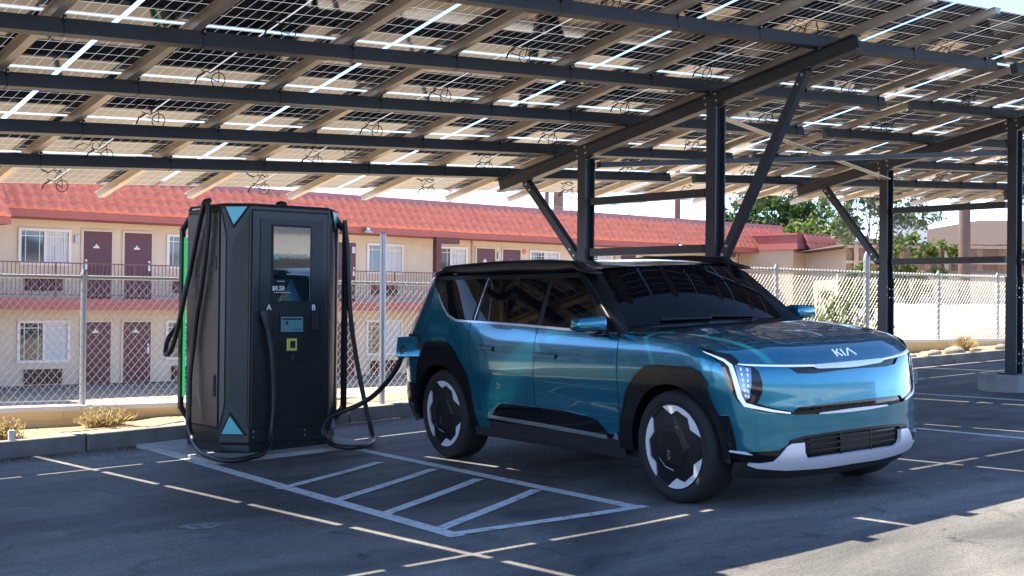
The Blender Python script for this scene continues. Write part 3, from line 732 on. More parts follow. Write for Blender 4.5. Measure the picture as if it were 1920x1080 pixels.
# house
hb=Vector((48.2,27.4,1.0)); t=thing('brown_house','low house with a wide brown shingle roof beyond the board fence','house',hb,-.62)
mb=MB(); mb.box(-7,9,-1,8,-2,2.6); mb.build('wall',M_stucco2,t)
mb=MB(); e=.6; z0,z1=2.62,3.98
mb.add([(-7-e,-1-e,z0),(9+e,-1-e,z0),(9+e,8+e,z0),(-7-e,8+e,z0),(-.3,3.5,z1),(3.6,3.5,z1)],[(0,1,5,4),(1,2,5),(2,3,4,5),(3,0,4),(3,2,1,0)],False); mb.build('roof',M_roof,t)
mb=MB(); mb.box(-7-e-.02,9+e+.02,-1-e-.04,-1-e,z0-.16,z0+.02); mb.build('fascia',M_grille,t)
# roof unit
t=thing('rooftop_unit','pale grey rooftop cooling unit standing behind the shrubs','cooler',(38.7,26.5,2.0),-.66)
mb=MB(); mb.box(-.7,.7,-.6,.6,1.2,2.3); mb.build('casing',M_acbox,t,bevel=.03); mb=MB(); 
for i in range(6): mb.box(-.5,.15,-.63,-.601,1.95+i*.045,1.975+i*.045)
mb.build('louvre',M_lampw,t); mb=MB(); mb.cyl((.1,0,2.3),.22,0,.12,14).box(-.55,.55,-.45,.45,-1.,1.2); mb.build('stand',M_lampw,t)
# poles and wires
def pole(x,y,z0,z1,r,label,arms=()):
    t=thing('utility_pole',label,'utility pole',(x,y,z0)); mb=MB(); mb.tube([(0,0,-.5),(0,0,(z1-z0)*.6),(0,0,z1-z0)],[r,r*.93,r*.8],14); mb.build('shaft',M_pole,t)
    for (h,l,a) in arms: m2=MB(); m2.beam((-l*math.cos(a),l*math.sin(a),h-z0),(l*math.cos(a),-l*math.sin(a),h-z0),.12,.14); m2.build('crossarm',M_pole,t)
    return t
pole(26.9,16.75,.8,6.6,.135,'thick brown wooden pole rising in front of the board fence')
pole(46.1,52.6,-1.3,8.7,.30,'distant wooden pole with a crossarm above the tiled roof',((7.25,2.0,.70),))
pole(45.6,52.95,-1.3,8.6,.13,'thin pole beside the distant crossarm pole',)
pole(43.7,41.7,-1.3,7.5,.16,'distant plain pole over the roof between the two canopy posts')
t=thing('thin_mast','thin grey mast rising behind the tiled roof left of the canopy post','mast',(17.9,52,-1.3)); 
mb=MB(); mb.tube([(0,0,0),(0,0,9)],.05,8); mb.build('shaft',M_steelp,t)
t=thing('roof_vent_pipe','small grey vent pipe with a round cap on the motel roof','vent pipe',BW(31.4,2,3.3)); mb=MB(); mb.tube([(0,0,0),(0,0,.95)],.05,8); mb.build('pipe',M_steelp,t); mb=MB(); mb.lathe([(0,1.1),(.13,1.06),(.16,.98),(.08,.92)],12,'z'); mb.build('cap',M_steelp,t)
for i,(a,b) in enumerate((((46.1,52.6,7.1),(43.7,41.7,6.3)),((45.2,53.2,6.7),(43.7,41.7,5.7)),((43.7,41.7,6.9),(26.9,16.75,6.4)),((43.7,41.7,6.1),(60,36,7.6)))):
    mb=MB(); A,B_=Vector(a),Vector(b); pts=[A.lerp(B_,k/14)-Vector((0,0,1.0*math.sin(math.pi*k/14)*.5)) for k in range(15)]
    O=(A+B_)/2; mb.tube([p-O for p in pts],.018,5)
    o=mb.build('overhead_wire',M_blackpl,None,loc=O); tag(o,['upper thin wire from the crossarm pole to the plain pole','lower thin wire from the crossarm pole to the plain pole','thin wire from the plain pole to the thick brown pole','thin wire running from the plain pole toward the house'][i],'wire',group='overhead wires')

# ------------------------------------------------------------------ plants
def leaf_quad(mb,c,size,rs,elong=1.6,droop=0):
    d=Vector(rs.normal(size=3)); d.z-=droop; d.normalize(); s=d.orthogonal().normalized(); s=(Matrix.Rotation(rs.rand()*6.28,3,d)@s)
    a=size*elong/2; b=size/2
    mb.add([c-d*a,c+s*b*.8,c+d*a,c-s*b*.8],[(0,1,2,3)],True)
def tree(name,label,loc,h_trunk,blobs,nleaf,size,mat,seed,cat='tree',limbs=5,tr=.18,gap=.5,group=None):
    rs=np.random.RandomState(seed); t=thing(name,label,cat,loc,0,group)
    mb=MB(); top=Vector((rs.uniform(-.2,.2),rs.uniform(-.2,.2),h_trunk)); mb.tube([(0,0,-.4),(top.x*.5,top.y*.3,h_trunk*.5),top],[tr,tr*.8,tr*.6],9)
    for b in blobs:
        c=Vector(b[:3]); m_=top.lerp(c,.5)+Vector((rs.uniform(-.2,.2),rs.uniform(-.2,.2),-.1)); mb.tube([top-Vector((0,0,.1)),m_,c],[tr*.45,tr*.3,tr*.08],6)
    mb.build('trunk',M_bark,t)
    mb=MB(); tot=sum(b[3]**2 for b in blobs)
    for b in blobs:
        n=int(nleaf*b[3]**2/tot); c=Vector(b[:3])
        # clumps inside the blob
        nc=max(5,n//55)
        for k in range(nc):
            u=rs.normal(size=3); u/=np.linalg.norm(u); rad=b[3]*(.55+.5*rs.rand())
            cc=c+Vector((u[0]*rad,u[1]*rad,u[2]*rad*b[4])); cs=b[3]*rs.uniform(.18,.34)*gap*2
            for j in range(n//nc):
                q=cc+Vector(rs.normal(size=3))*cs*.5
                leaf_quad(mb,q,size*rs.uniform(.7,1.3),rs)
    mb.build('crown',mat,t); return t
def cam_at(px,py,d):
    q=fw*1+r1*((px-960)/CF)-u1*((py-540)/CF); return Vector((0,0,CH))+q*d
c=cam_at(1452,415,84)
tree('broadleaf_tree','big dark green tree rising behind the tiled roof',(c.x,c.y,-1.2),3.4,[(-2.1,1.8,6.6,2.3,.8),(0,0,8.0,2.7,.8),(2.0,-1.8,7.2,2.3,.8),(.8,.9,6.0,2.3,.8),(2.9,-2.7,6.0,1.7,.8),(-1.1,1.1,6.0,2.3,.8),(-.3,-.8,9.4,1.7,.8)],11000,.24,M_leafd,5,tr=.3)
c=cam_at(1530,425,80)
tree('broadleaf_tree','smaller bright green tree at the right shoulder of the big dark tree',(c.x,c.y,-1.0),3.4,[(0,0,6.4,1.6,.9),(1.1,-1.1,5.8,1.3,.8),(-1.1,.8,6.0,1.4,.8)],3600,.2,M_leafb,6,tr=.16)
c=cam_at(1628,420,36)
tree('airy_tree','pale airy tree with thin open crown left of the third canopy post',(c.x,c.y,1.2),1.2,[(-.4,.3,2.3,.55,.8),(.3,-.2,2.7,.6,.8),(0,0,3.3,.5,.8),(.9,-.9,2.6,.55,.8),(-.6,.6,3.0,.4,.8),(.7,-.7,3.3,.4,.9),(1.1,-1.1,3.5,.35,.9),(.5,-.5,2.0,.5,.9),(-.2,.2,3.6,.35,.8)],5200,.075,M_leaff,7,tr=.07,gap=.75)
c=cam_at(1702,480,30.5)
tree('round_shrub','green shrub hanging over the pale block wall',(c.x,c.y,1.6),.5,[(0,0,1.0,.55,.75),(.55,-.6,.9,.45,.7),(-.5,.5,.8,.5,.8),(-.3,.3,.35,.45,.7),(.25,-.3,.45,.45,.7),(-.05,-.1,.0,.35,.7)],2600,.085,M_leafb,8,cat='shrub',tr=.06)
c=cam_at(1600,560,24)
tree('thin_shrub','thin pale olive shrub between the yucca and the gate post',(c.x,c.y,.1),.4,[(0,0,.9,.32,1.1),(.3,-.3,1.3,.32,1.0),(-.25,.3,1.3,.28,1.0),(.1,0,1.75,.3,.9),(.35,-.4,.7,.3,1),(-.3,.35,.5,.35,1),(.1,-.1,1.5,.35,1)],4200,.06,M_leafb,9,cat='shrub',tr=.03)
def yucca(label,loc,n,ln,seed,wide=.045,spread=1.0):
    rs=np.random.RandomState(seed); t=thing('yucca',label,'plant',loc); mb=MB()
    for i in range(n):
        az=rs.rand()*6.283; el=rs.uniform(.15,1.45)/spread; l=ln*rs.uniform(.65,1.1); d=Vector((math.cos(az)*math.cos(el),math.sin(az)*math.cos(el),math.sin(el))); s=d.cross(Vector((0,0,1))).normalized()
        pts=[]; 
        for k in range(5):
            u=k/4; p=d*l*u+Vector((0,0,-.25*l*u*u*math.cos(el))); wd=wide*(1-u)**.7*.5+.002; pts+= [p-s*wd,p+s*wd]
        mb.add(pts,[(2*k,2*k+1,2*k+3,2*k+2) for k in range(4)],True)
    mb.build('leaves',M_leafy,t); m2=MB(); m2.cyl((0,0,0),.09,-.4,.12,9,.06); m2.build('stem',M_bark,t); return t
c=cam_at(1530,625,22.5); yucca('spiky yucca with long blades behind the fence right of the car mirror',c,70,1.0,3)
c=cam_at(1568,622,22.8); yucca('second spiky yucca, yellower, nearer the gate post',c,45,.9,4)
c=cam_at(1503,630,22.3); yucca('small spiky yucca at the left edge of the plant bed',c,35,.7,5)
def tuft(label,x,y,n,h,seed,group='dry grass tufts'):
    rs=np.random.RandomState(seed); z=G(x,y)+.13; t=thing('grass_tuft',label,'dry grass',(x,y,z),0,group); mb=MB()
    for i in range(n):
        az=rs.rand()*6.283; el=rs.uniform(.5,1.5); l=h*rs.uniform(.5,1.15); d=Vector((math.cos(az)*math.cos(el),math.sin(az)*math.cos(el),math.sin(el))); s=Vector((-math.sin(az),math.cos(az),0))
        b=Vector((rs.normal()*.08,rs.normal()*.05,0)); w_=.006
        mb.add([b-s*w_,b+s*w_,b+d*l*.6+s*w_*.8,b+d*l+Vector((0,0,-.1*l)),b+d*l*.6-s*w_*.8],[(0,1,2,3,4)],True)
        if rs.rand()<.5:
            q=b+d*l*.8
            for k in range(3): leaf_quad(mb,q+Vector(rs.normal(size=3))*.02,.018,rs)
    mb.build('blades',M_straw,t)
tuft('dry yellow grass tuft at the far left edge of the dirt strip',4.35,13.15,260,.22,1)
tuft('dry yellow grass tuft in the dirt left of the charger',5.45,13.35,320,.26,2)
tuft('dry yellow grass tuft by the wall just right of the car nose',18.9,13.2,320,.34,3)
tuft('dry yellow grass tuft by the wall left of the far canopy post',21.4,13.3,300,.30,4)
rs=np.random.RandomState(4)
for i,(x,y,s_) in enumerate(((18.6,12.95,.13),(19.3,12.98,.10),(19.9,12.95,.17),(20.5,12.93,.24),(21.2,12.97,.14),(22.0,12.94,.18))):
    bm=bmesh.new(); bmesh.ops.create_icosphere(bm,subdivisions=2,radius=1)
    for v in bm.verts: v.co=Vector((v.co.x*s_*.95,v.co.y*s_*.6,v.co.z*s_*.42))*(1+rs.normal()*.10)
    me=bpy.data.meshes.new('kerb_stone'); bm.to_mesh(me); bm.free(); me.materials.append(M_rock)
    for p_ in me.polygons: p_.use_smooth=True
    o=link('kerb_stone',me,None,(x,y,G(x,y)+.14+.1*s_)); tag(o,['small pale stone nearest the car nose on the dirt strip','tiny pale stone, second from the car nose','middle sized pale stone left of the largest stone','largest pale stone lying behind the far kerb','small pale stone right of the largest stone','pale stone farthest right, nearest the far canopy post'][i],'stone','pale stones behind the kerb')
for i,(x,y) in enumerate(((4.3,12.72),(6.1,12.74))):
    mb=MB(); mb.box(-.03,.03,-.02,.02,-.1,.10); o=mb.build('marker_stub',M_cap,None,bevel=.006,loc=(x,y,G(x,y)+.15)); tag(o,['small white stub behind the kerb at the far left','small white stub behind the kerb left of the charger'][i],'marker')
# ------------------------------------------------------------------ fast charger
QX,QY=6.27,10.95; QZ=G(QX,QY+.3)+.035
cg=thing('charging_station','tall black octagonal fast charger with teal triangles and plug bays A and B','charging station',(QX,QY,QZ))
def cv(a,z): return ((a+5.95)*1.03-QX,(z-1.39)*1.03+1.38-QZ)
HT=2.285
OCT=[(-.42,0),(.42,0),(.615,.195),(.615,.895),(.42,1.09),(-.42,1.09),(-.615,.895),(-.615,.195)]
def ring(off):  # inset octagon
    k=[]
    for x,y in OCT:
        c=(0,.545); k.append((c[0]+(x-c[0])*(1-off),c[1]+(y-c[1])*(1-off)))
    return k
mb=MB(); lv=[(.02,0),(.02,.06),(0,.08),(0,HT-.03),(.03,HT)]
vs=[(x,y,h) for o,h in lv for x,y in ring(o)]
mb.add(vs,[(k*8+i,k*8+(i+1)%8,(k+1)*8+(i+1)%8,(k+1)*8+i) for k in range(len(lv)-1) for i in range(8)]+[tuple(range(len(vs)-8,len(vs)))],False)
mb.build('cabinet',M_charg,cg,bevel=.006)
# front door with dark seam
x0,z1=cv(-.257,2.187); x1,_=cv(.512,2.18); _,z0=cv(0,.235)
mb=MB(); mb.box(x0-.012,x1+.012,-.003,.0,z0-.012,z1+.012); seam=mb.build('door_seam',M_matte,cg)
mb=MB(); mb.box(x0,x1,-.012,-.0031,z0,z1); fd=mb.build('front_door',M_charg,cg,bevel=.004)
P_=[cv(*q) for q in((-.184,2.119),(.46,2.121),(.455,.972),(.285,.823),(-.005,.829),(-.188,.992))]
mb=MB(); n=len(P_); mb.add([(x,-.0125,z) for x,z in P_]+[(x,-.020,z) for x,z in P_],[tuple(range(n,2*n))]+[(i,(i+1)%n,n+(i+1)%n,n+i) for i in range(n)],False)
fp=mb.build('control_panel',M_charg2,cg,weld=True)
def plate(name,a,b,y0,y1,mat,par=None,bev=.003):
    (xa,za),(xb,zb)=cv(*a),cv(*b); mb=MB(); mb.box(min(xa,xb),max(xa,xb),y0,y1,min(za,zb),max(za,zb)); return mb.build(name,mat,par or cg,bevel=bev)
plate('screen_bezel',(-.075,2.07),(.338,1.36),-.024,-.0205,M_matte)
scr=plate('screen',(-.057,2.052),(.322,1.377),-.027,-.0242,M_screen,bev=.001)
RX=Matrix.Rotation(R(90),4,'X')
def put(txt,size,x,z,y,mat,par,bold=False,nm='lettering',sx=1):
    xx,zz=cv(x,z); return lettering(txt,size,mat,par,Matrix.Translation((xx,y,zz))@RX@Matrix.Diagonal((sx,1,1,1)),nm,bold,.0006)
M_tealp=simple('teal_print',(.10,.50,.48),.5)
M_dimp=simple('grey_print',(.35,.42,.42),.5)
put('kW DC FAST',.052,.155,1.765,-.0278,M_dimp,scr,True,sx=.9); plate('teal_block',(-.045,1.80),(.0,1.755),-.0278,-.0272,M_tealp,scr,0)
put('$0.50',.058,-.005,1.475,-.0278,M_white,scr,True); 
for a,b,z in((.08,.30,1.620),(-.02,.06,1.553),(-.045,.12,1.452)): plate('text_line',(a,z),(b,z+.008),-.0278,-.0272,M_dimp,scr,0)
put('A',.074,-.093,1.298,-.0215,M_white,fp,True); put('B',.074,.368,1.298,-.0215,M_white,fp,True)
for a,b,holds in(((-.150,1.291),(-.045,1.085),True),((.326,1.292),(.416,1.080),False)):
    h_=plate('plug_bay',a,b,-.030,-.0205,M_matte); 
    (xa,za),(xb,zb)=cv(*a),cv(*b); mb=MB(); xm=(xa+xb)/2; mb.box(xm-.03,xm+.03,-.052,-.031,zb+.03,za-.015); mb.build('bay_insert',M_blackpl,h_,bevel=.008)
plate('card_screen_bezel',(.008,1.252),(.270,1.083),-.028,-.0205,M_matte)
lcd=plate('card_screen',(.025,1.236),(.253,1.099),-.031,-.0282,M_lcd,bev=0)
plate('screen_bar',(.035,1.222),(.243,1.208),-.0318,-.0312,M_charg2,lcd,0); plate('screen_icon',(.075,1.195),(.10,1.165),-.0318,-.0312,M_charg2,lcd,0); plate('screen_line',(.15,1.125),(.235,1.119),-.0318,-.0312,M_charg2,lcd,0)
yr=plate('card_reader',(.088,1.04),(.192,.927),-.036,-.0205,M_yel,bev=.006); plate('reader_slot',(.118,1.017),(.172,.953),-.041,-.0362,M_blackpl,yr)
plate('reader_hook',(.138,.905),(.165,.835),-.038,-.0205,M_charg,bev=.006)
for a,z in((-.225,.21),(-.225,.165),(-.05,.21),(.30,.20),(.30,.155)):
    xx,zz=cv(a,z); mb=MB(); mb.cyl((xx,-.004,zz),.008,-.006,.004,10,axis='y'); mb.build('bolt',M_bolt,cg)
# chamfered corners: recessed dark panel, ribs and teal triangles
def chamfer(a,b,flip):
    A=Vector((*a,0));B=Vector((*b,0)); d=(B-A).normalized(); n_=Vector((d.y,-d.x,0)); 
    w=(B-A).length
    def P(u,h,o): q=A+d*(w*u)+n_*o; return (q.x,q.y,h)
    def poly(pts,o0,o1,mat,nm,par=cg):
        mb=MB(); k=len(pts); mb.add([P(u,h,o0) for u,h in pts]+[P(u,h,o1) for u,h in pts],[tuple(range(k,2*k))]+[(i,(i+1)%k,k+(i+1)%k,k+i) for i in range(k)],False); o=mb.build(nm,mat,par,weld=True); return o
    U=(lambda u:1-u) if flip else (lambda u:u)
    fl=(lambda l:[(U(u),h) for u,h in l][::-1]) if flip else (lambda l:l)
    poly(fl([(.0,.22),(.16,.42),(.16,1.98),(.0,2.2)]),.0005,.022,M_chargl,'corner_rib')
    poly(fl([(.30,.46),(.94,.22),(.94,2.2),(.52,1.98),(.34,1.88)]),.0005,.010,M_charg2,'corner_panel')
    poly(fl([(.06,2.262),(.40,2.055),(.97,2.262)]),.0005,.016,M_matte,'triangle_frame'); poly(fl([(.14,2.250),(.42,2.085),(.88,2.250)]),.0165,.019,M_teal,'triangle_light')
    poly(fl([(.0,.150),(.95,.150),(.36,.36)]),.0005,.016,M_matte,'triangle_frame'); poly(fl([(.09,.162),(.82,.162),(.37,.325)]),.0165,.019,M_teal,'triangle_light')
chamfer((-.615,.195),(-.42,0),False); chamfer((.42,0),(.615,.195),True)
# left side cabinet door
X_=-.615
mb=MB(); mb.box(X_-.004,X_,.215,.885,.205,2.215); mb.build('door_seam',M_matte,cg)
mb=MB(); mb.box(X_-.014,X_-.0041,.228,.872,.222,2.20); sd=mb.build('side_door',M_chargl,cg,bevel=.003)
mb=MB()
for r_ in range(34):
    h=1.40+r_*.021
    for c in range(6):
        if (r_//5+c)%3==2 and r_%5>1: continue
        y=.335+c*.078; mb.box(X_-.0152,X_-.0143,y,y+.056,h,h+.007)
mb.build('vent_slots',M_matte,sd)
mb=MB(); mb.box(X_-.020,X_-.0143,.262,.292,1.66,1.80); mb.build('lock',M_blackpl,sd,bevel=.004)
mb=MB(); mb.box(X_-.022,X_-.0143,.255,.300,.50,.70); mb.build('handle',M_matte,sd,bevel=.012)
mb=MB(); mb.box(X_-.003,X_,.24,.86,2.228,2.272); mb.build('cable_slot',M_matte,cg); mb=MB(); mb.box(X_-.006,X_-.0032,.62,.80,2.243,2.257); mb.build('slot_light',M_bolt,cg)
for s_,k in((-1,1),(1,-1)):
    mb=MB(); yc=.545+k*.415; xo=.640 if s_<0 else .675
    xi=.53; pts=[Vector((s_*xi,yc-k*.05,HT-.02)),Vector((s_*xo,yc,2.06)),Vector((s_*xo,yc,.36)),Vector((s_*xi,yc-k*.05,.17))]
    for a,b in zip(pts[:-1],pts[1:]): mb.beam(a,b,.095,.038,(1,0,0) if False else (0,1,0)) if False else mb.prof(a+(b-a).normalized()*-.012,b+(b-a).normalized()*.012,[(-.02,-.026),(.02,-.026),(.02,.026),(-.02,.026)],(0,1,0))
    mb.build('side_frame',M_charg,cg)
for s_,k in((-1,1),):
    yc=.545+k*.385; mb=MB(); x=s_*.630; mb.box(x-.007,x+.007,yc-.022,yc+.022,.455,1.99); mb.build('light_strip',M_green,cg)
mb=MB(); mb.lathe([(.06,HT),(.06,HT+.02),(.045,HT+.05),(.0,HT+.062)],16,'z',(.06,.30,0)); mb.build('antenna_dome',M_matte,cg)
# cables are held by the charger: parts of it
def smooth(pts,k=6):
    P=[Vector(q) for q in pts]; P=[P[0]*2-P[1]]+P+[P[-1]*2-P[-2]]; out=[]
    for i in range(1,len(P)-2):
        a,b,c,d=P[i-1:i+3]
        for j in range(k):
            s=j/k; out.append(.5*((2*b)+(c-a)*s+(2*a-5*b+4*c-d)*s*s+(3*b-a-3*c+d)*s**3))
    return out+[P[-2]]
OQ=Vector((QX,QY,QZ))
CRa=[(6.90,11.02,2.16),(6.91,11.02,2.061),(6.937,11.02,1.865),(6.953,11.02,1.553),(6.983,11.02,1.189),(7.049,11.02,.824),(7.102,10.98,.485),(7.150,10.93,.20),(7.11,10.80,.045),(6.957,10.60,.030),(6.74,10.42,.026),(6.60,10.45,.024),(6.55,10.62,.035),(6.545,10.76,.09),(6.545,10.80,.175),(6.61,10.81,.265),(6.75,10.77,.33),(6.842,10.65,.39),(6.888,10.466,.488),(6.908,10.301,.606),(6.911,10.15,.727),(6.905,10.06,.825),(6.898,10.02,.895)]
L1=[(5.625,11.40,2.30),(5.60,11.399,2.274),(5.60,11.419,2.23),(5.60,11.493,2.083),(5.60,11.598,1.835),(5.60,11.682,1.635),(5.57,11.72,1.432),(5.56,11.793,1.203),(5.56,11.903,.997),(5.555,11.98,.88),(5.54,12.05,.84),(5.56,12.10,.90),(5.60,12.12,1.0),(5.70,12.14,1.12)]
L2=[(5.625,11.33,2.30),(5.60,11.322,2.285),(5.60,11.309,2.20),(5.60,11.315,2.027),(5.60,11.373,1.731),(5.60,11.453,1.433),(5.60,11.534,1.182),(5.60,11.59,.929),(5.58,11.61,.679),(5.57,11.60,.426),(5.55,11.55,.19),(5.47,11.276,.05),(5.40,10.98,.0),(5.39,10.66,-.025),(5.47,10.50,-.025),(5.63,10.50,-.012),(5.84,10.66,.0),(5.98,10.80,.06),(6.035,10.86,.187),(6.056,10.86,.382),(6.051,10.86,.628),(6.031,10.86,.874),(6.007,10.875,1.046),(5.990,10.885,1.134)]
for nm,pp,r_ in(('charging_cable',CRa,.024),('charging_cable',L1,.025),('charging_cable',L2,.024)):
    mb=MB(); mb.tube([p-OQ for p in smooth(pp)],r_,10); o=mb.build(nm,M_cable,cg)
mb=MB(); a=Vector((6.05,10.895,1.03))-OQ; b=Vector((5.985,10.885,1.26))-OQ; mb.tube([Vector((5.995,10.88,1.10))-OQ,Vector((5.975,10.89,1.20))-OQ,Vector((5.965,10.905,1.27))-OQ],[.026,.036,.038],10); mb.build('plug_handle',M_cable,cg)
pv=[Vector((6.900,10.02,.86)),Vector((6.905,10.00,.93)),Vector((6.94,10.02,.98))]
mb=MB(); mb.tube([p-OQ for p in pv],[.027,.034,.036],10); mb.build('plug_handle',M_cable,cg)
# ------------------------------------------------------------------ the blue electric car
car=thing('electric_car','teal blue three row electric car plugged into the charger under the canopy','car')
_f=Vector((-.09753,-.99524,.00129)); _l=Vector((.99411,-.09736,.0478)); _n=Vector((-.0478,.00598,.99884))
_f.normalize(); _n=(_n-_f*_n.dot(_f)).normalized(); _l=_n.cross(_f)
CO=Vector((7.6689,6.30721,.0421))
car.matrix_world=Matrix(((_f.x,_l.x,_n.x,CO.x),(_f.y,_l.y,_n.y,CO.y),(_f.z,_l.z,_n.z,CO.z),(0,0,0,1)))

CT=[(.815,0),(.80,.30),(.755,.56),(.66,.78),(.53,.895),(.33,.955),(.05,.98),(-.4,.985),(-1.5,.988),(-2.6,.988),(-3.1,.988),(-3.52,.984),(-3.82,.935),(-3.985,.77),(-4.055,.42),(-4.07,0)]
def _cr(pts,k=24):
    P=[np.array(q,float) for q in pts]; P=[np.array([P[1][0],-P[1][1]])]+P+[np.array([P[-2][0],-P[-2][1]])]; out=[]
    for i in range(1,len(P)-2):
        a,b,c,d=P[i-1:i+3]; L_=np.hypot(*(c-b)); tb=(c-a)/np.hypot(*(c-a))*L_; tc=(d-b)/np.hypot(*(d-b))*L_
        for j in range(k):
            s=j/k; out.append((2*s**3-3*s*s+1)*b+(s**3-2*s*s+s)*tb+(-2*s**3+3*s*s)*c+(s**3-s*s)*tc)
    out.append(P[-2]); return np.array(out)
OUT=_cr(CT); ARC=np.concatenate([[0],np.cumsum(np.hypot(*np.diff(OUT,axis=0).T))]); UM=ARC[-1]
def _sm(a,b,x): s=np.clip((x-a)/(b-a),0,1); return s*s*(3-2*s)
def _mk(tab,wd=.022):
    zs=np.array([q[0] for q in tab]); v_=np.array([q[1] for q in tab]); zz=np.linspace(zs[0],zs[-1],400); vv=np.interp(zz,zs,v_)
    s=wd/(zz[1]-zz[0]); k=np.arange(-int(3*s),int(3*s)+1); g=np.exp(-k*k/2/s/s); g/=g.sum()
    return zz,np.convolve(np.pad(vv,len(k)//2,mode='reflect',reflect_type='odd'),g,'valid')
INS=_mk([(.15,.10),(.25,.05),(.40,.024),(.56,.012),(.66,.010),(.80,.0),(.95,.002),(1.05,.012),(1.14,.03),(1.2,.048),(1.60,.165),(1.72,.21)])
FRX=_mk([(.15,-.14),(.25,-.05),(.34,-.004),(.42,-.006),(.50,-.015),(.66,-.02),(.74,-.032),(.90,-.05),(.97,-.062),(1.03,-.09),(1.12,-.16),(1.2,-.25)])
RRX=_mk([(.15,.16),(.3,.08),(.45,.0),(.75,.0),(.98,.02),(1.06,.06),(1.2,.16),(1.6,.46),(1.72,.55)])
def S(u,z,off=0.):
    """body surface: u runs round the car from the nose (positive on the right side), z up"""
    u=np.asarray(u,float); z=np.asarray(z,float); sg=np.where(u<0,-1.,1.); a=np.abs(u)
    x=np.interp(a,ARC,OUT[:,0]); y=np.interp(a,ARC,OUT[:,1])
    e=.02; def_=lambda q:(np.interp(np.abs(q),ARC,OUT[:,0]),np.interp(np.abs(q),ARC,OUT[:,1])*np.where(q<0,-1,1))
    xa,ya=def_(a-e); xb,yb=def_(np.minimum(a+e,UM)); tx,ty=xb-xa,yb-ya; L_=np.hypot(tx,ty); nx_,ny_=ty/L_,-tx/L_
    i=np.interp(z,*INS); i=np.where(z>.95,.002+(i-.002)*(1-.70*_sm(2.1,3.1,-x)),i); fr=_sm(0,.7,x); rr=_sm(0,.9,-3.0-x)
    x2=x-nx_*(i*(1-.6*fr)-off)+np.interp(z,*FRX)*fr+np.interp(z,*RRX)*rr; y2=y-ny_*(i-off)
    return np.stack([x2,-sg*y2,z],-1)
_ug=np.linspace(0,UM,1200)
def UX(x,z): xs_=S(_ug,np.full(1200,z))[:,0]; return float(np.interp(-x,-np.minimum.accumulate(xs_)+np.arange(1200)*1e-9,_ug))
def XZ(pts): return [(UX(x,z),z) for x,z in pts]
def mir(l): return [(-u,z) for u,z in l][::-1]
def dens(loop,g):
    out=[]
    for i in range(len(loop)):
        a=np.array(loop[i]);b=np.array(loop[(i+1)%len(loop)]); n=max(1,int(math.ceil(np.hypot(*(b-a))/g)))
        for k in range(n): out.append(a+(b-a)*k/n)
    return out
CEN=lambda P:np.stack([np.clip(P[:,0],-3.2,0.),np.zeros(len(P)),np.full(len(P),.75)],-1)
def normals(fn,A,B,off):
    e=2e-3; n=np.cross(fn(A+e,B,off)-fn(A-e,B,off),fn(A,B+e,off)-fn(A,B-e,off)); n/=np.maximum(np.linalg.norm(n,axis=1),1e-9)[:,None]
    P=fn(A,B,off); d=((P-CEN(P))*n).sum(1); n[d<0]*=-1; return n
def region(name,loops,fn,mat,parent,grid=.06,off=0.,thick=.014,label=None,merge=None):
    loops=[dens(l,grid*.7) for l in loops]; pts=[];edges=[];faces=[]
    for l in loops:
        o=len(pts); n=len(l); pts+=list(l); edges+=[(o+i,o+(i+1)%n) for i in range(n)]; faces.append(list(range(o,o+n)))
    nb=len(pts); A=np.array(pts); lo,hi=A.min(0),A.max(0)
    gx=np.arange(lo[0]+grid*.5,hi[0],grid); gy=np.arange(lo[1]+grid*.5,hi[1],grid*.8)
    if len(gx) and len(gy):
        g=np.stack(np.meshgrid(gx,gy),-1).reshape(-1,2); d=np.min(np.hypot(g[:,None,0]-A[None,:,0],g[:,None,1]-A[None,:,1]),1)
        pts+=list(g[d>grid*.45])
    r_=geometry.delaunay_2d_cdt([Vector((float(q[0]),float(q[1]))) for q in pts],edges,faces,2,1e-6)
    V=np.array([(q.x,q.y) for q in r_[0]]); F=[tuple(f) for f in r_[2]]
    P=fn(V[:,0],V[:,1],off); NN=normals(fn,V[:,0],V[:,1],off)
    vs=[tuple(q) for q in P]; fs=[];ln=[]
    for f in F:
        a,b,c=(P[i] for i in f[:3]); n=np.cross(b-a,c-a)
        if n@NN[list(f)].mean(0)<0: f=f[::-1]
        fs.append(f); ln+= [tuple(NN[i]) for i in f]
    if thick:
        cnt={}
        for f in fs:
            for i in range(len(f)): e=(f[i],f[(i+1)%len(f)]); cnt[e]=1
        for (a,b) in [e for e in cnt if (e[1],e[0]) not in cnt]:
            pa,pb=P[a],P[b]; qa,qb=pa-NN[a]*thick,pb-NN[b]*thick; o=len(vs)
            vs+= [tuple(pa),tuple(pb),tuple(qb),tuple(qa)]; fs.append((o+1,o,o+3,o+2)); n=np.cross(pa-pb,qb-pb); n=n/max(np.linalg.norm(n),1e-9); ln+=[tuple(n)]*4
    if merge is not None: merge.append((vs,fs,ln,mat)); return None
    return finish(name,[(vs,fs,ln,mat)],parent,label)
def finish(name,chunks,parent,label=None):
    V=[];F=[];LN=[];mi=[];mats=[]
    for vs,fs,ln,mat in chunks:
        o=len(V); V+=vs; F+=[tuple(o+i for i in f) for f in fs]; LN+=ln
        if mat not in mats: mats.append(mat)
        mi+=[mats.index(mat)]*len(fs)
    me=bpy.data.meshes.new(name); me.from_pydata(V,[],F)
    for m in mats: me.materials.append(m)
    me.polygons.foreach_set('use_smooth',[True]*len(F)); me.polygons.foreach_set('material_index',mi)
    me.normals_split_custom_set(LN); me.update()
    o=link(name,me,parent); 
    if label: o['label']=label
    return o
